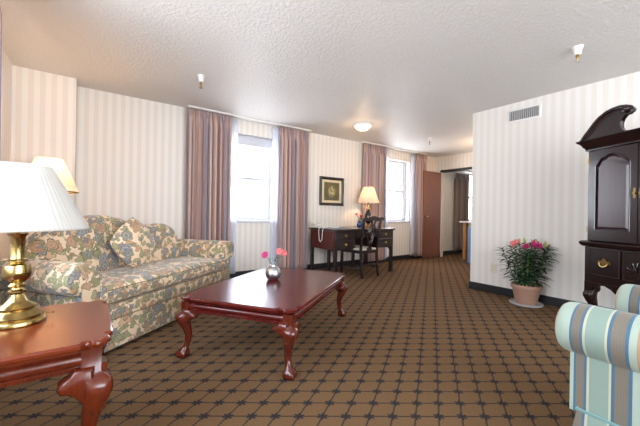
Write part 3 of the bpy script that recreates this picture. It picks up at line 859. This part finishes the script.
# pierced splat: interlaced ribbons
bm = B()
def rib(pts, r=.012):
    tube(bm, [(x, .02-.085*max(0, (z-.45))/.42, z) for x, z in pts], r, 6)
for s in (-1, 1):
    rib([(s*.03, .43), (s*.028, .52), (s*.05, .60), (s*.075, .68), (s*.07, .76), (s*.03, .84), (s*.075, .92)])
    rib([(s*.045, .43), (s*.012, .56), (-s*.035, .66), (-s*.04, .74), (s*.02, .83), (s*.035, .93)], .011)
rib([(0, .43), (0, .62)], .010); rib([(-.06, .70), (0, .74), (.06, .70)], .008); rib([(-.05, .80), (0, .77), (.05, .80)], .008)
box(bm, -.055, .055, .005, .03, .425, .46)
obj('splat', bm, M_desk, ch, smooth=True)

# things on the desk
ph = thing('telephone', 'cream corded telephone on the left end of the desk', 'telephone', (3.06, 4.22, ZT), radians(20))
bm = B(); prism(bm, [(-.10, 0), (.10, 0), (.10, .03), (-.10, .055)], 'yz', -.085, .085); obj('phone_body', bm, M_phone, ph, bevel=.008)
bm = B(); tube(bm, [(-.095, .07, .062), (-.09, .07, .078), (-.05, .07, .086), (.05, .07, .086), (.09, .07, .078), (.095, .07, .062)], [.022, .022, .015, .015, .022, .022], 10); obj('handset', bm, M_phone, ph, smooth=True)
bm = B(); pts = []
P0 = Vector((3.07, 3.98, ZT+.03))
key = [(3.01, 4.14, ZT+.045), (2.965, 4.10, ZT+.02), (2.928, 4.09, ZT-.02), (2.925, 4.08, .66), (2.924, 4.065, .57), (2.923, 4.03, .545), (2.923, 3.995, .57), (2.924, 3.985, .66), (2.928, 3.98, ZT-.02), (2.965, 3.99, ZT+.012), (3.02, 4.08, ZT+.02)]
for (a, b) in zip(key, key[1:]):
    for k in range(5):
        t_ = k/5; pts.append(Vector(a).lerp(Vector(b), t_))
inv = (Matrix.Translation((3.06, 4.22, ZT)) @ Matrix.Rotation(radians(20), 4, 'Z')).inverted()
tube(bm, [tuple(inv @ p) for p in pts], .0055, 6); obj('phone_cord', bm, M_phone, ph, smooth=True)
bm = B(); box(bm, -.05, .05, -.07, .07, 0, .018); nb = obj('notepad', bm, M_white, bevel=.002); nb.location = (3.25, 4.10, ZT); nb.rotation_euler = (0, 0, .3); tag(nb, 'small white notepad on desk beside the telephone', 'notepad')
bm = B(); box(bm, -.045, .045, -.06, .06, 0, .008); bc = obj('leaflet', bm, M_fridge, bevel=.001); bc.location = (3.22, 3.93, ZT); bc.rotation_euler = (0, 0, .2); tag(bc, 'pale blue leaflet lying on the desk near the telephone', 'leaflet')
bm = B(); lathe(bm, [(0, 0), (.032, 0), (.042, .02), (.046, .05), (.040, .085), (.030, .10), (.034, .112), (.028, .112), (.024, .1), (.03, .05), (0, .03)], seg=24)
bv = obj('blue_vase', bm, M_bluev, smooth=True); bv.location = (3.855, 4.13, ZT); tag(bv, 'small cobalt blue vase on the desk beside the lamp', 'vase')
b0 = (3.855, 4.13, ZT+.09)
GR = 'red flowers in the blue desk vase'
gerbera('red_flower', b0, off(-.055, .15), .026, M_red, M_red, 'red flower leaning left in the blue desk vase', GR, vf)
gerbera('red_flower', b0, off(.02, .12), .024, M_red, M_red, 'low middle red flower in the blue desk vase', GR, vf)
gerbera('red_flower', b0, off(.052, .115), .024, M_red, M_red, 'red flower leaning right towards chair in the blue desk vase', GR, vf)

# ------------------------------------------------------------ picture
pc = thing('framed_picture', 'small botanical print in a dark frame above the desk', 'picture', (3.522, YW, 1.405))
w2, h2, fw = .278, .262, .052
bm = B(); o = rect(-w2, w2, -h2, h2)
rings(bm, [[(a, y, b) for a, b in poly_inset(o, i)] for i, y in ((0, 0), (0, -.022), (.012, -.032), (.035, -.028), (fw, -.016), (fw, 0))], closed=True)
obj('picture_frame', bm, M_mahog, pc)
bm = B(); o2 = rect(-w2+fw, w2-fw, -h2+fw, h2-fw); rings(bm, [[(a, y, b) for a, b in o2] for y in (-.008, -.002)]); obj('mat_board', bm, M_paper, pc)
bm = B(); o2 = rect(-w2+fw+.05, w2-fw-.05, -h2+fw+.045, h2-fw-.045); rings(bm, [[(a, y, b) for a, b in o2] for y in (-.010, -.008)]); obj('art_print', bm, M_print, pc)

# ------------------------------------------------------------ door leaf and far end
bm = B(); box(bm, 6.08, 6.74, 4.385, 4.425, .012, 2.02); dr = struct('door_1', bm, M_door, bevel=.003)
for zc in (.965,):
    bm = B(); lathe(bm, [(0, 0), (.030, 0), (.030, .006), (.012, .010), (.011, .03), (.024, .038), (.028, .05), (.022, .062), (0, .066)], seg=20)
    xform(bm, Matrix.Translation((6.15, 4.385, zc)) @ Matrix.Rotation(radians(90), 4, 'X')); obj('door_knob', bm, M_brass, dr, smooth=True)
kc = thing('kitchen_counter', 'white topped counter with blond wood end beyond the doorway', 'counter', (0, 0, 0))
bm = B(); box(bm, 6.80, 7.40, 2.9, 3.94, .84, .875); obj('countertop', bm, M_counter, kc, bevel=.004)
bm = B(); box(bm, 6.84, 6.90, 3.80, 3.87, 0, .84); box(bm, 7.3, 7.36, 3.80, 3.87, 0, .84); obj('end_panel', bm, M_blond, kc, bevel=.003)
bm = B(); box(bm, 7.30, 7.34, 2.92, 3.80, .02, .84); obj('back_panel', bm, M_black, kc)
fg = thing('mini_fridge', 'blue-grey mini fridge in front of the far counter', 'fridge', (0, 0, 0))
bm = B(); box(bm, 6.23, 6.70, 2.93, 3.40, .02, .77); obj('fridge_body', bm, M_black, fg, bevel=.006)
bm = B(); box(bm, 6.19, 6.23, 2.93, 3.40, .03, .77); fd = obj('fridge_door', bm, M_fridge, fg, bevel=.006)
bm = B(); box(bm, 6.178, 6.19, 2.96, 2.98, .5, .7); obj('fridge_handle', bm, M_chrome, fd, bevel=.003)
for x in (6.26, 6.66):
    for y in (2.97, 3.36):
        bm = B(); lathe(bm, [(.012, 0), (.012, .02)], (x, y), 12); obj('foot', bm, M_black, fg)

# ------------------------------------------------------------ wall and ceiling fittings
vt = thing('air_vent', 'white wall vent with dark louvres high on the right wall', 'vent', (XR, 1.63, 2.25))
bm = B(); o = rect(-.185, .185, -.082, .082)
rings(bm, [[(x, a, b) for a, b in poly_inset(o, i)] for i, x in ((0, 0), (0, -.008), (.006, -.012), (.022, -.012), (.024, -.004), (.024, 0))], closed=True); obj('vent_frame', bm, M_white, vt)
bm = B(); box(bm, -.0015, -.0005, -.162, .162, -.059, .059); obj('vent_recess', bm, M_black, vt)
bm = B()
for k in range(15):
    y = -.155+.30*k/14; rings(bm, [[(-.002, y-.002, z), (-.010, y+.004, z), (-.010, y+.009, z), (-.002, y+.003, z)] for z in (-.058, .058)])
obj('louvres', bm, M_saucer, vt)
ou = thing('wall_outlet', 'almond electrical outlet low on the right wall beside the plant', 'outlet', (XR, 1.955, .325))
bm = B(); box(bm, -.006, 0, -.037, .037, -.058, .058); obj('cover_plate', bm, M_almond, ou, bevel=.002)
for z in (-.02, .02):
    bm = B(); box(bm, -.008, -.005, -.016, .016, z-.013, z+.013); s_ = obj('socket', bm, M_almond, ou, bevel=.003)
    bm = B()
    for y in (-.006, .006): box(bm, -.0086, -.0078, y-.001, y+.001, z-.004, z+.006)
    obj('slot', bm, M_black, s_)
dm = thing('ceiling_light', 'lit round dome light on the ceiling above the desk', 'ceiling light', (3.40, 3.60, H))
bm = B(); lathe(bm, [(0, -.001), (.15, -.001), (.155, -.012), (.148, -.03), (.125, -.036), (0, -.036)], seg=40); obj('trim_ring', bm, M_white, dm, smooth=True)
M_dome = mat_emit('lit_frosted_glass', (255, 240, 214), 1.2)
bm = B(); lathe(bm, [(.120, -.034), (.116, -.05), (.098, -.07), (.068, -.088), (.03, -.097), (.002, -.099)], seg=40); obj('glass_dome', bm, M_dome, dm, smooth=True)
bm = B(); lathe(bm, [(.008, -.098), (.009, -.106), (.004, -.114), (.0005, -.116)], seg=12); obj('finial', bm, M_brass, dm, smooth=True)
l = bpy.data.lights.new('dome_bulb', 'POINT'); l.energy = 1.6; l.color = (1, .66, .38); l.shadow_soft_size = .08
o = bpy.data.objects.new('dome_bulb', l); C.objects.link(o); o.parent = dm; o.location = (0, 0, -.20)
d2 = dup(dm, (6.0, 2.85, H), None, 'unseen dome light added round the corner to light the far doorway')  # unseen copy of the dome, added to warm the far wall
for c_ in d2.children:
    if c_.type == 'LIGHT': c_.data = l.copy(); c_.data.energy = 9
def sprinkler(loc, lb):
    t = thing('fire_sprinkler', lb, 'sprinkler', loc, 0, 'ceiling fire sprinklers')
    bm = B(); lathe(bm, [(0, 0), (.040, 0), (.038, -.008), (.028, -.03), (.026, -.06), (.024, -.065), (0, -.065)], seg=24); obj('escutcheon', bm, M_white, t, smooth=True)
    bm = B(); lathe(bm, [(.012, -.064), (.012, -.085), (.007, -.09), (.005, -.115), (.004, -.125)], seg=14)
    for s in (-1, 1): tube(bm, [(s*.010, 0, -.085), (s*.014, 0, -.10), (s*.004, 0, -.125)], .0022, 6)
    obj('sprinkler_body', bm, M_brass_d, t, smooth=True)
    bm = B(); lathe(bm, [(0, -.125), (.018, -.125), (.018, -.128), (0, -.129)], seg=20); obj('deflector', bm, M_chrome, t, smooth=True)
sprinkler((.87, 3.37, H), 'white sprinkler on the ceiling above the sofa')
sprinkler((3.215, .855, H), 'white sprinkler on the ceiling near the tall cabinet')
sprinkler((4.90, 3.43, H), 'distant sprinkler on the ceiling beyond the dome light')

# ------------------------------------------------------------ potted lily
pp = thing('potted_lily', 'bushy pink lily in a clay pot against the right wall', 'plant', (4.005, 1.50, 0))
bm = B(); lathe(bm, [(0, .001), (.13, .001), (.162, .006), (.168, .022), (.164, .026), (.158, .014), (.13, .010), (0, .010)], seg=40); obj('saucer', bm, M_saucer, pp, smooth=True)
bm = B(); lathe(bm, [(0, .012), (.098, .012), (.104, .016), (.138, .185), (.150, .188), (.154, .196), (.154, .214), (.148, .233), (.140, .218), (.134, .19), (0, .188)], seg=44); obj('pot', bm, M_terra, pp, smooth=True)
bm = B(); lathe(bm, [(.134, .192), (.132, .200), (.06, .208), (.001, .21)], seg=30); obj('soil', bm, M_soil, pp, smooth=True)
rl = random.Random(11)
stems = [(-.080, .0, .65), (-.035, -.05, .69), (.01, .045, .66), (.045, -.03, .69), (.090, .02, .66), (-.03, .06, .63), (.06, -.075, .60), (-.09, -.055, .61), (.0, .0, .65), (-.055, .03, .68), (.07, .05, .64)]
for i, (sx_, sy_, hz) in enumerate(stems):
    x, y = (Vector((sx_, sy_, 0)).x*.811+.585*sy_*-1, -sx_*.585-.811*sy_)   # spread across the view and in depth
    tx, ty = x*2.3, y*2.3
    if tx > .14: tx = .14
    P_ = lambda t: Vector((x+(tx-x)*t**1.3, y+(ty-y)*t**1.3, .20+(hz-.20)*t))
    bm = B(); tube(bm, [tuple(P_(k/6)) for k in range(7)], [.0055]*5+[.004, .003], 8); st = obj('stem', bm, M_stem, pp, smooth=True)
    bm = B()
    for k in range(52):
        t_ = .12+.88*k/51; a = k*2.4+i; el = rl.uniform(.0, .5)+t_*.3
        d = Vector((cos(a), sin(a), el)); b_ = P_(t_)
        L = .135*(1.1-.35*abs(t_-.6))*rl.uniform(.8, 1.15)
        if b_.x+d.x*L > .16: d.x = (.16-b_.x)/L if b_.x < .16 else -.2
        leaf(bm, b_, d, L, .0145, .4, n=5)
    obj('leaves', bm, M_green_d, st, smooth=True, solid=.0009)
def lily_bloom(p, d, mat, L=.075, open_=.35):
    bm = B(); d = Vector(d).normalized(); q = d.to_track_quat('Z', 'Y').to_matrix()
    for k in range(6):
        a = 2*pi*k/6; prev = None
        rows = []
        for i in range(7):
            t_ = i/6; r = .006+L*open_*(t_**1.5)+.010*sin(pi*t_); w = .5*L*.42*sin(pi*(t_*.9+.07))
            c = Vector((r*cos(a), r*sin(a), L*t_*(1-.15*t_))); tdir = Vector((-sin(a), cos(a), 0))
            rows.append([bm.verts.new(Vector(p)+q @ (c-tdir*w)), bm.verts.new(Vector(p)+q @ (c+Vector((cos(a), sin(a), 0))*.004)), bm.verts.new(Vector(p)+q @ (c+tdir*w))])
        for r0, r1 in zip(rows, rows[1:]):
            for k2 in (0, 1): bm.faces.new((r0[k2], r0[k2+1], r1[k2+1], r1[k2]))
    obj('lily_bloom', bm, mat, pp, smooth=True, solid=.001)
def vv(s, d, z): return Vector((.811*s-.585*d, -.585*s-.811*d, z))
lily_bloom(vv(-.015, .12, .665), vv(.1, .3, .6), M_pink, .09, .42)
lily_bloom(vv(.03, .13, .650), vv(.3, .3, .8), M_pink, .085, .25)
lily_bloom(vv(-.07, .11, .655), vv(-.5, .4, .4), M_pink, .07, .3)
lily_bloom(vv(-.19, .06, .66), vv(-.3, .1, 1), M_pinkl, .08, .12)
lily_bloom(vv(-.15, .05, .68), vv(-.1, .1, 1), M_pinkl, .075, .12)
def bud(p, d, L=.07):
    bm = B(); d = Vector(d).normalized(); tube(bm, [tuple(Vector(p)+d*L*t_) for t_ in (0, .2, .5, .8, 1)], [.004, .010, .013, .009, .002], 8); obj('flower_bud', bm, M_bud, pp, smooth=True)
for s, d, z, e in ((-.10, .02, .69, (-.1, .2)), (.07, .03, .67, (.0, .1)), (.10, .0, .68, (.2, .0)), (.14, .08, .65, (.3, .1)), (.155, .07, .665, (.1, .0)), (.0, -.03, .69, (-.2, .0))):
    bud(vv(s, d, z), vv(e[0], e[1], 1))

# ------------------------------------------------------------ armoire
ang = radians(64)
ar = thing('armoire', 'tall dark mahogany cabinet with carved swan-neck pediment at right', 'cabinet', (3.58, .861, 0), ang-pi/2-pi)
# local frame: x runs to the right along the front, y runs back into the corner
ar.rotation_euler = (0, 0, ang+pi)
# (x axis = (-cos64,-sin64), y axis = (sin64,-cos64))
W, DP = .79, .52
hw = W/2
bm = B(); box(bm, -.02, W+.02, .0, DP, .44, .77); obj('lower_case', bm, M_mahog, ar, bevel=.004)
bm = B(); o = [(-.02, .44), (-.02, .30)]+[(.0, .345), (.05, .37), (.09, .415), (.15, .42), (.20, .40), (.235, .37), (.27, .385), (.33, .425), (.395, .43), (.46, .425), (.52, .385), (.555, .37), (.59, .40), (.64, .42), (.70, .415), (.74, .37), (.79, .345)]+[(W+.02, .30), (W+.02, .44)]
prism(bm, o, 'xz', -.002, .02); obj('carved_apron', bm, M_mahog, ar, bevel=.003)
def arm_leg(): return cabriole(.44, 1.15, True, .024, False)
for sx, x in ((-1, .035), (1, W-.035)):
    for sy, y in ((-1, .04), (1, DP-.04)):
        bm = arm_leg(); xform(bm, Matrix.Translation((x, y, 0)) @ Matrix.Diagonal((sx, sy, 1, 1))); obj('leg', bm, M_mahog, ar, smooth=True)
bm = B(); loft(bm, rect(-.025, W+.025, -.012, DP), [(.0, .745), (-.012, .755), (-.022, .772), (-.022, .785), (-.012, .795), (.01, .80)]); obj('waist_molding', bm, M_mahog, ar, smooth=True)
def arm_drawer(x0, x1, z0, z1, handle=True):
    bm = B(); o = rect(x0, x1, z0, z1)
    rings(bm, [[(a, y, b) for a, b in poly_inset(o, i)] for i, y in ((0, .004), (0, -.010), (.006, -.014), (.010, -.010), (.022, -.010))]); d = obj('drawer', bm, M_mahog, ar)
    if handle: pull(d, (x0+x1)/2, -.012, (z0+z1)/2, .11)
    return d
arm_drawer(.035, .272, .50, .735)
dsh = arm_drawer(.288, .502, .50, .735, False)
arm_drawer(.518, .755, .50, .735)
bm = B()   # carved shell in the middle drawer
for k in range(9):
    a = radians(10+160*k/8); tube(bm, [(hw, -.012, .57), (hw+.045*cos(a), -.018, .57+.05*sin(a)), (hw+.08*cos(a), -.013, .57+.085*sin(a))], [.004, .008, .005], 6)
obj('carved_shell', bm, M_mahog, dsh, smooth=True)
bm = B(); box(bm, .0, W, .0, DP-.01, .80, 1.60); obj('upper_case', bm, M_mahog, ar, bevel=.004)
def arch_outline(x0, x1, z0, z1, rise):
    c = (x0+x1)/2; w = (x1-x0)/2; o = [(x0, z0), (x1, z0), (x1, z1-rise)]
    prof = [(1, 0), (.93, .0), (.86, .10), (.78, .35), (.68, .62), (.55, .72), (.42, .74), (.36, .84), (.2, .97), (0, 1)]
    o += [(c+w*u, z1-rise+rise*v) for u, v in prof]+[(c-w*u, z1-rise+rise*v) for u, v in prof[::-1][1:]]
    return o
for k, x0 in enumerate((.022, hw+.003)):
    x1 = x0+hw-.025
    bm = B(); o = rect(x0, x1, .815, 1.585)
    # outer rectangle blended to the arched opening
    box(bm, x0, x0+.05, -.02, .0, .815, 1.585); box(bm, x1-.05, x1, -.02, .0, .815, 1.585); box(bm, x0+.05, x1-.05, -.02, 0, .815, .895)
    ao = arch_outline(x0+.05, x1-.05, .895, 1.545, .085)
    topo = ao[2:]
    prism(bm, [(x1-.05, 1.585)]+[(x0+.05, 1.585)]+topo[::-1], 'xz', -.02, 0)
    d = obj('door', bm, M_mahog, ar)
    bm = B(); rings(bm, [[(a, y, b) for a, b in poly_inset(ao, i)] for i, y in ((.0, -.006), (.014, -.007), (.030, -.016), (.034, -.016))]); obj('raised_panel', bm, M_mahog_sheen, d)
    bm = B(); tube(bm, [(a, -.019, b) for a, b in poly_inset(ao, .002)], .006, 6, closed=True); obj('panel_molding', bm, M_mahog, d, smooth=True)
    kx = x1-.018 if k == 0 else x0+.018
    bm = B(); tube(bm, [(kx, -.02, 1.20), (kx, -.032, 1.20)], [.006, .010], 10); box(bm, kx-.008, kx+.008, -.023, -.02, 1.16, 1.24); obj('door_knob', bm, M_brass, d, smooth=True)
    hx_ = x0-.006 if k == 0 else x1+.006
    for z in (.90, 1.50):
        bm = B(); tube(bm, [(hx_, -.018, z-.025), (hx_, -.018, z+.025)], .005, 8); obj('hinge', bm, M_brass_d, d, smooth=True)
bm = B(); loft(bm, rect(-.002, W+.002, -.022, DP-.008), [(.004, 1.590), (-.004, 1.595), (-.006, 1.615), (-.016, 1.625), (-.022, 1.64), (-.032, 1.655), (-.050, 1.672), (-.054, 1.685), (.0, 1.687)]); obj('cornice', bm, M_mahog, ar, smooth=True)
# swan-neck pediment: tympanum board plus scrolled moldings
def swan(s):   # left scroll, measured from the centre line outwards
    f = lambda u: hw+s*(u-hw)
    upper = [(-.055, 1.685), (-.03, 1.705), (.0, 1.742), (.04, 1.785), (.08, 1.832), (.12, 1.868), (.17, 1.895), (.22, 1.908), (.27, 1.910), (.31, 1.902), (.345, 1.885), (.360, 1.862), (.352, 1.842), (.332, 1.838)]
    inner = [(.305, 1.828), (.285, 1.805), (.273, 1.775), (.272, 1.745), (.282, 1.72), (.305, 1.703), (.335, 1.70)]
    return [(f(u), z) for u, z in upper], [(f(u), z) for u, z in inner]
for s in (1, -1):
    up, inn = swan(s)
    bm = B(); o = up[1:]+inn+[(hw, 1.70), (hw, 1.695), (up[1][0], 1.695)]
    prism(bm, o, 'xz', -.03, .012); obj('pediment_board', bm, M_mahog, ar, bevel=.003)
    bm = B(); tube(bm, [(x, -.032, z-.012) for x, z in up], [.016, .018, .020, .020, .020, .020, .020, .020, .020, .020, .020, .018, .014, .010], 10); obj('scroll_molding', bm, M_mahog, ar, smooth=True)
    bm = B(); tube(bm, [(x, -.032, z-.036) for x, z in up[1:11]], .009, 8); obj('inner_molding', bm, M_mahog_sheen, ar, smooth=True)
    bm = B(); cx = hw+s*(.325-hw); rr_ = [(.0, -.075), (.008, -.075), (.012, -.068), (.022, -.066), (.028, -.058), (.028, -.03), (0, -.03)]
    rs = [[(cx+r*cos(2*pi*k/20), y, 1.868+r*sin(2*pi*k/20)) for k in range(20)] for r, y in [(max(r, .0005), y) for r, y in rr_]]
    rings(bm, rs); obj('rosette', bm, M_mahog, ar, smooth=True)

# ------------------------------------------------------------ striped armchair
ac = thing('armchair', 'blue, cream and taupe striped rolled-arm chair at lower right', 'armchair', (1.980, .078, 0), radians(-4))
# local origin in the chair's middle; the chair faces +y
fy, by = .335, -.42
HW = .36       # middle to the arm's roll centre
def chair_arm(sgn):
    bm = B(); n = 36; rs = []; cx, cz = sgn*HW, .540
    for y, r_ in ((fy+.040, .001), (fy+.040, .05), (fy+.037, .075), (fy+.028, .091), (fy+.014, .100), (fy-.01, .1035), (fy-.1, .104), (-.05, .104), (by+.1, .104), (by+.01, .102), (by, .09)):
        rs.append([(cx+r_*cos(2*pi*k/n), y, cz+r_*sin(2*pi*k/n)) for k in range(n)])
    rings(bm, rs)
    xi, xo = sorted((sgn*(HW-.10), sgn*(HW+.052)))
    o = rect(xi, xo, by, fy-.010)
    loft(bm, o, [(.0, .215), (.0, .50)])
    return obj('arm', bm, M_stripe, ac, smooth=True)
for sg in (-1, 1): chair_arm(sg)
bm = B(); loft(bm, rect(-HW-.06, HW+.06, by, fy-.04), [(-.04, .012), (-.036, .02), (-.018, .12), (-.002, .230), (.02, .235)]); obj('skirt', bm, M_stripe, ac, smooth=True)
bm = B(); tube(bm, [(-HW-.061, by, .233), (-HW-.061, fy-.038, .233), (HW+.061, fy-.038, .233), (HW+.061, by, .233)], .0065, 8, closed=True)
obj('welt', bm, plain('teal_welt_cord', (120, 160, 160), .6), ac, smooth=True)
bm = B(); box(bm, -HW+.08, HW-.08, by+.05, fy-.05, .19, .33); obj('seat_deck', bm, M_stripe, ac, bevel=.01)
bm = B(); cushion(bm, -HW+.102, HW-.102, by+.16, fy-.02, .33, .45, 20, 20, .02, .04); obj('seat_cushion', bm, M_stripe, ac, smooth=True, sub=1)
bm = B(); o = []
rs = []
for i in range(21):
    u = -1+2*i/20; x = u*(HW+.02); h = .86+.04*(1-u*u)-.10*abs(u)**5; e = math.sqrt(max(.05, 1-abs(u)**8)); th = .075*e
    ring = [(x, by+.16, .34), (x, by+.13, .60)]
    for k in range(7):
        a = -pi*.02+pi*k/6; ring.append((x, by+.02+th*cos(a), h-.07+.07*sin(a)))
    ring += [(x, by-.045, .5), (x, by-.04, .19), (x, by+.10, .19)]
    rs.append(ring)
rings(bm, rs); obj('backrest', bm, M_stripe, ac, smooth=True)
for sx in (-1, 1):
    for y in (by+.05, fy-.08):
        bm = B(); lathe(bm, [(.016, 0), (.022, .05)], (sx*(HW-.02), y), 12); obj('leg', bm, M_mahog, ac, smooth=True)

# ------------------------------------------------------------ camera
cam = bpy.data.cameras.new('camera'); co = bpy.data.objects.new('camera', cam); C.objects.link(co)
R_ = Vector((0.81106216, -0.58471099, 0.01706547)); U_ = Vector((-0.01429766, 0.00934939, 0.99985407)); F_ = Vector((0.584785218, 0.811187799, 0.000777060433))
mt = Matrix((R_, U_, -F_)).transposed().to_4x4(); mt.translation = Vector((0, 0, 1.0)); co.matrix_world = mt
cam.sensor_width = 36; cam.lens = 311.15/640*36; cam.clip_start = .05; cam.clip_end = 100
S.camera = co

# ------------------------------------------------------------ daylight
w = bpy.data.worlds.new('daylight'); S.world = w; w.use_nodes = True
nt = w.node_tree; nt.nodes.clear()
out = nt.nodes.new('ShaderNodeOutputWorld'); bg = nt.nodes.new('ShaderNodeBackground')
tc = nt.nodes.new('ShaderNodeTexCoord'); sp = nt.nodes.new('ShaderNodeSeparateXYZ'); rp = nt.nodes.new('ShaderNodeValToRGB')
nt.links.new(tc.outputs['Generated'], sp.inputs[0]); nt.links.new(sp.outputs[2], rp.inputs[0])
rp.color_ramp.elements[0].position = 0; rp.color_ramp.elements[0].color = (.90, .94, 1, 1)
rp.color_ramp.elements[1].position = .8; rp.color_ramp.elements[1].color = (.66, .80, 1, 1)
nt.links.new(rp.outputs[0], bg.inputs[0]); bg.inputs[1].default_value = 5.0
nt.links.new(bg.outputs[0], out.inputs[0])
def portal(loc, rot, sx, sy):
    l = bpy.data.lights.new('window_portal', 'AREA'); l.shape = 'RECTANGLE'; l.size = sx; l.size_y = sy; l.cycles.is_portal = True
    o = bpy.data.objects.new('window_portal', l); C.objects.link(o); o.location = loc; o.rotation_euler = rot
for x0, x1, z0, z1 in OP: portal(((x0+x1)/2, YW+WT+.01, (z0+z1)/2), (-pi/2, 0, 0), x1-x0, z1-z0)
portal(((FILL_WIN[0]+FILL_WIN[1])/2, YB-WT-.01, 1.47), (pi/2, 0, 0), FILL_WIN[1]-FILL_WIN[0], FILL_WIN[3]-FILL_WIN[2])
portal((XL-WT-.01, (LW[0]+LW[1])/2, 1.47), (pi/2, 0, -pi/2), LW[1]-LW[0], LW[3]-LW[2])

S.view_settings.view_transform = 'Standard'; S.view_settings.look = 'None'
S.view_settings.gamma = 1; S.view_settings.use_curve_mapping = False
S.view_settings.exposure = 1.52
S.cycles.use_denoising = True
S.cycles.max_bounces = 8; S.cycles.diffuse_bounces = 5
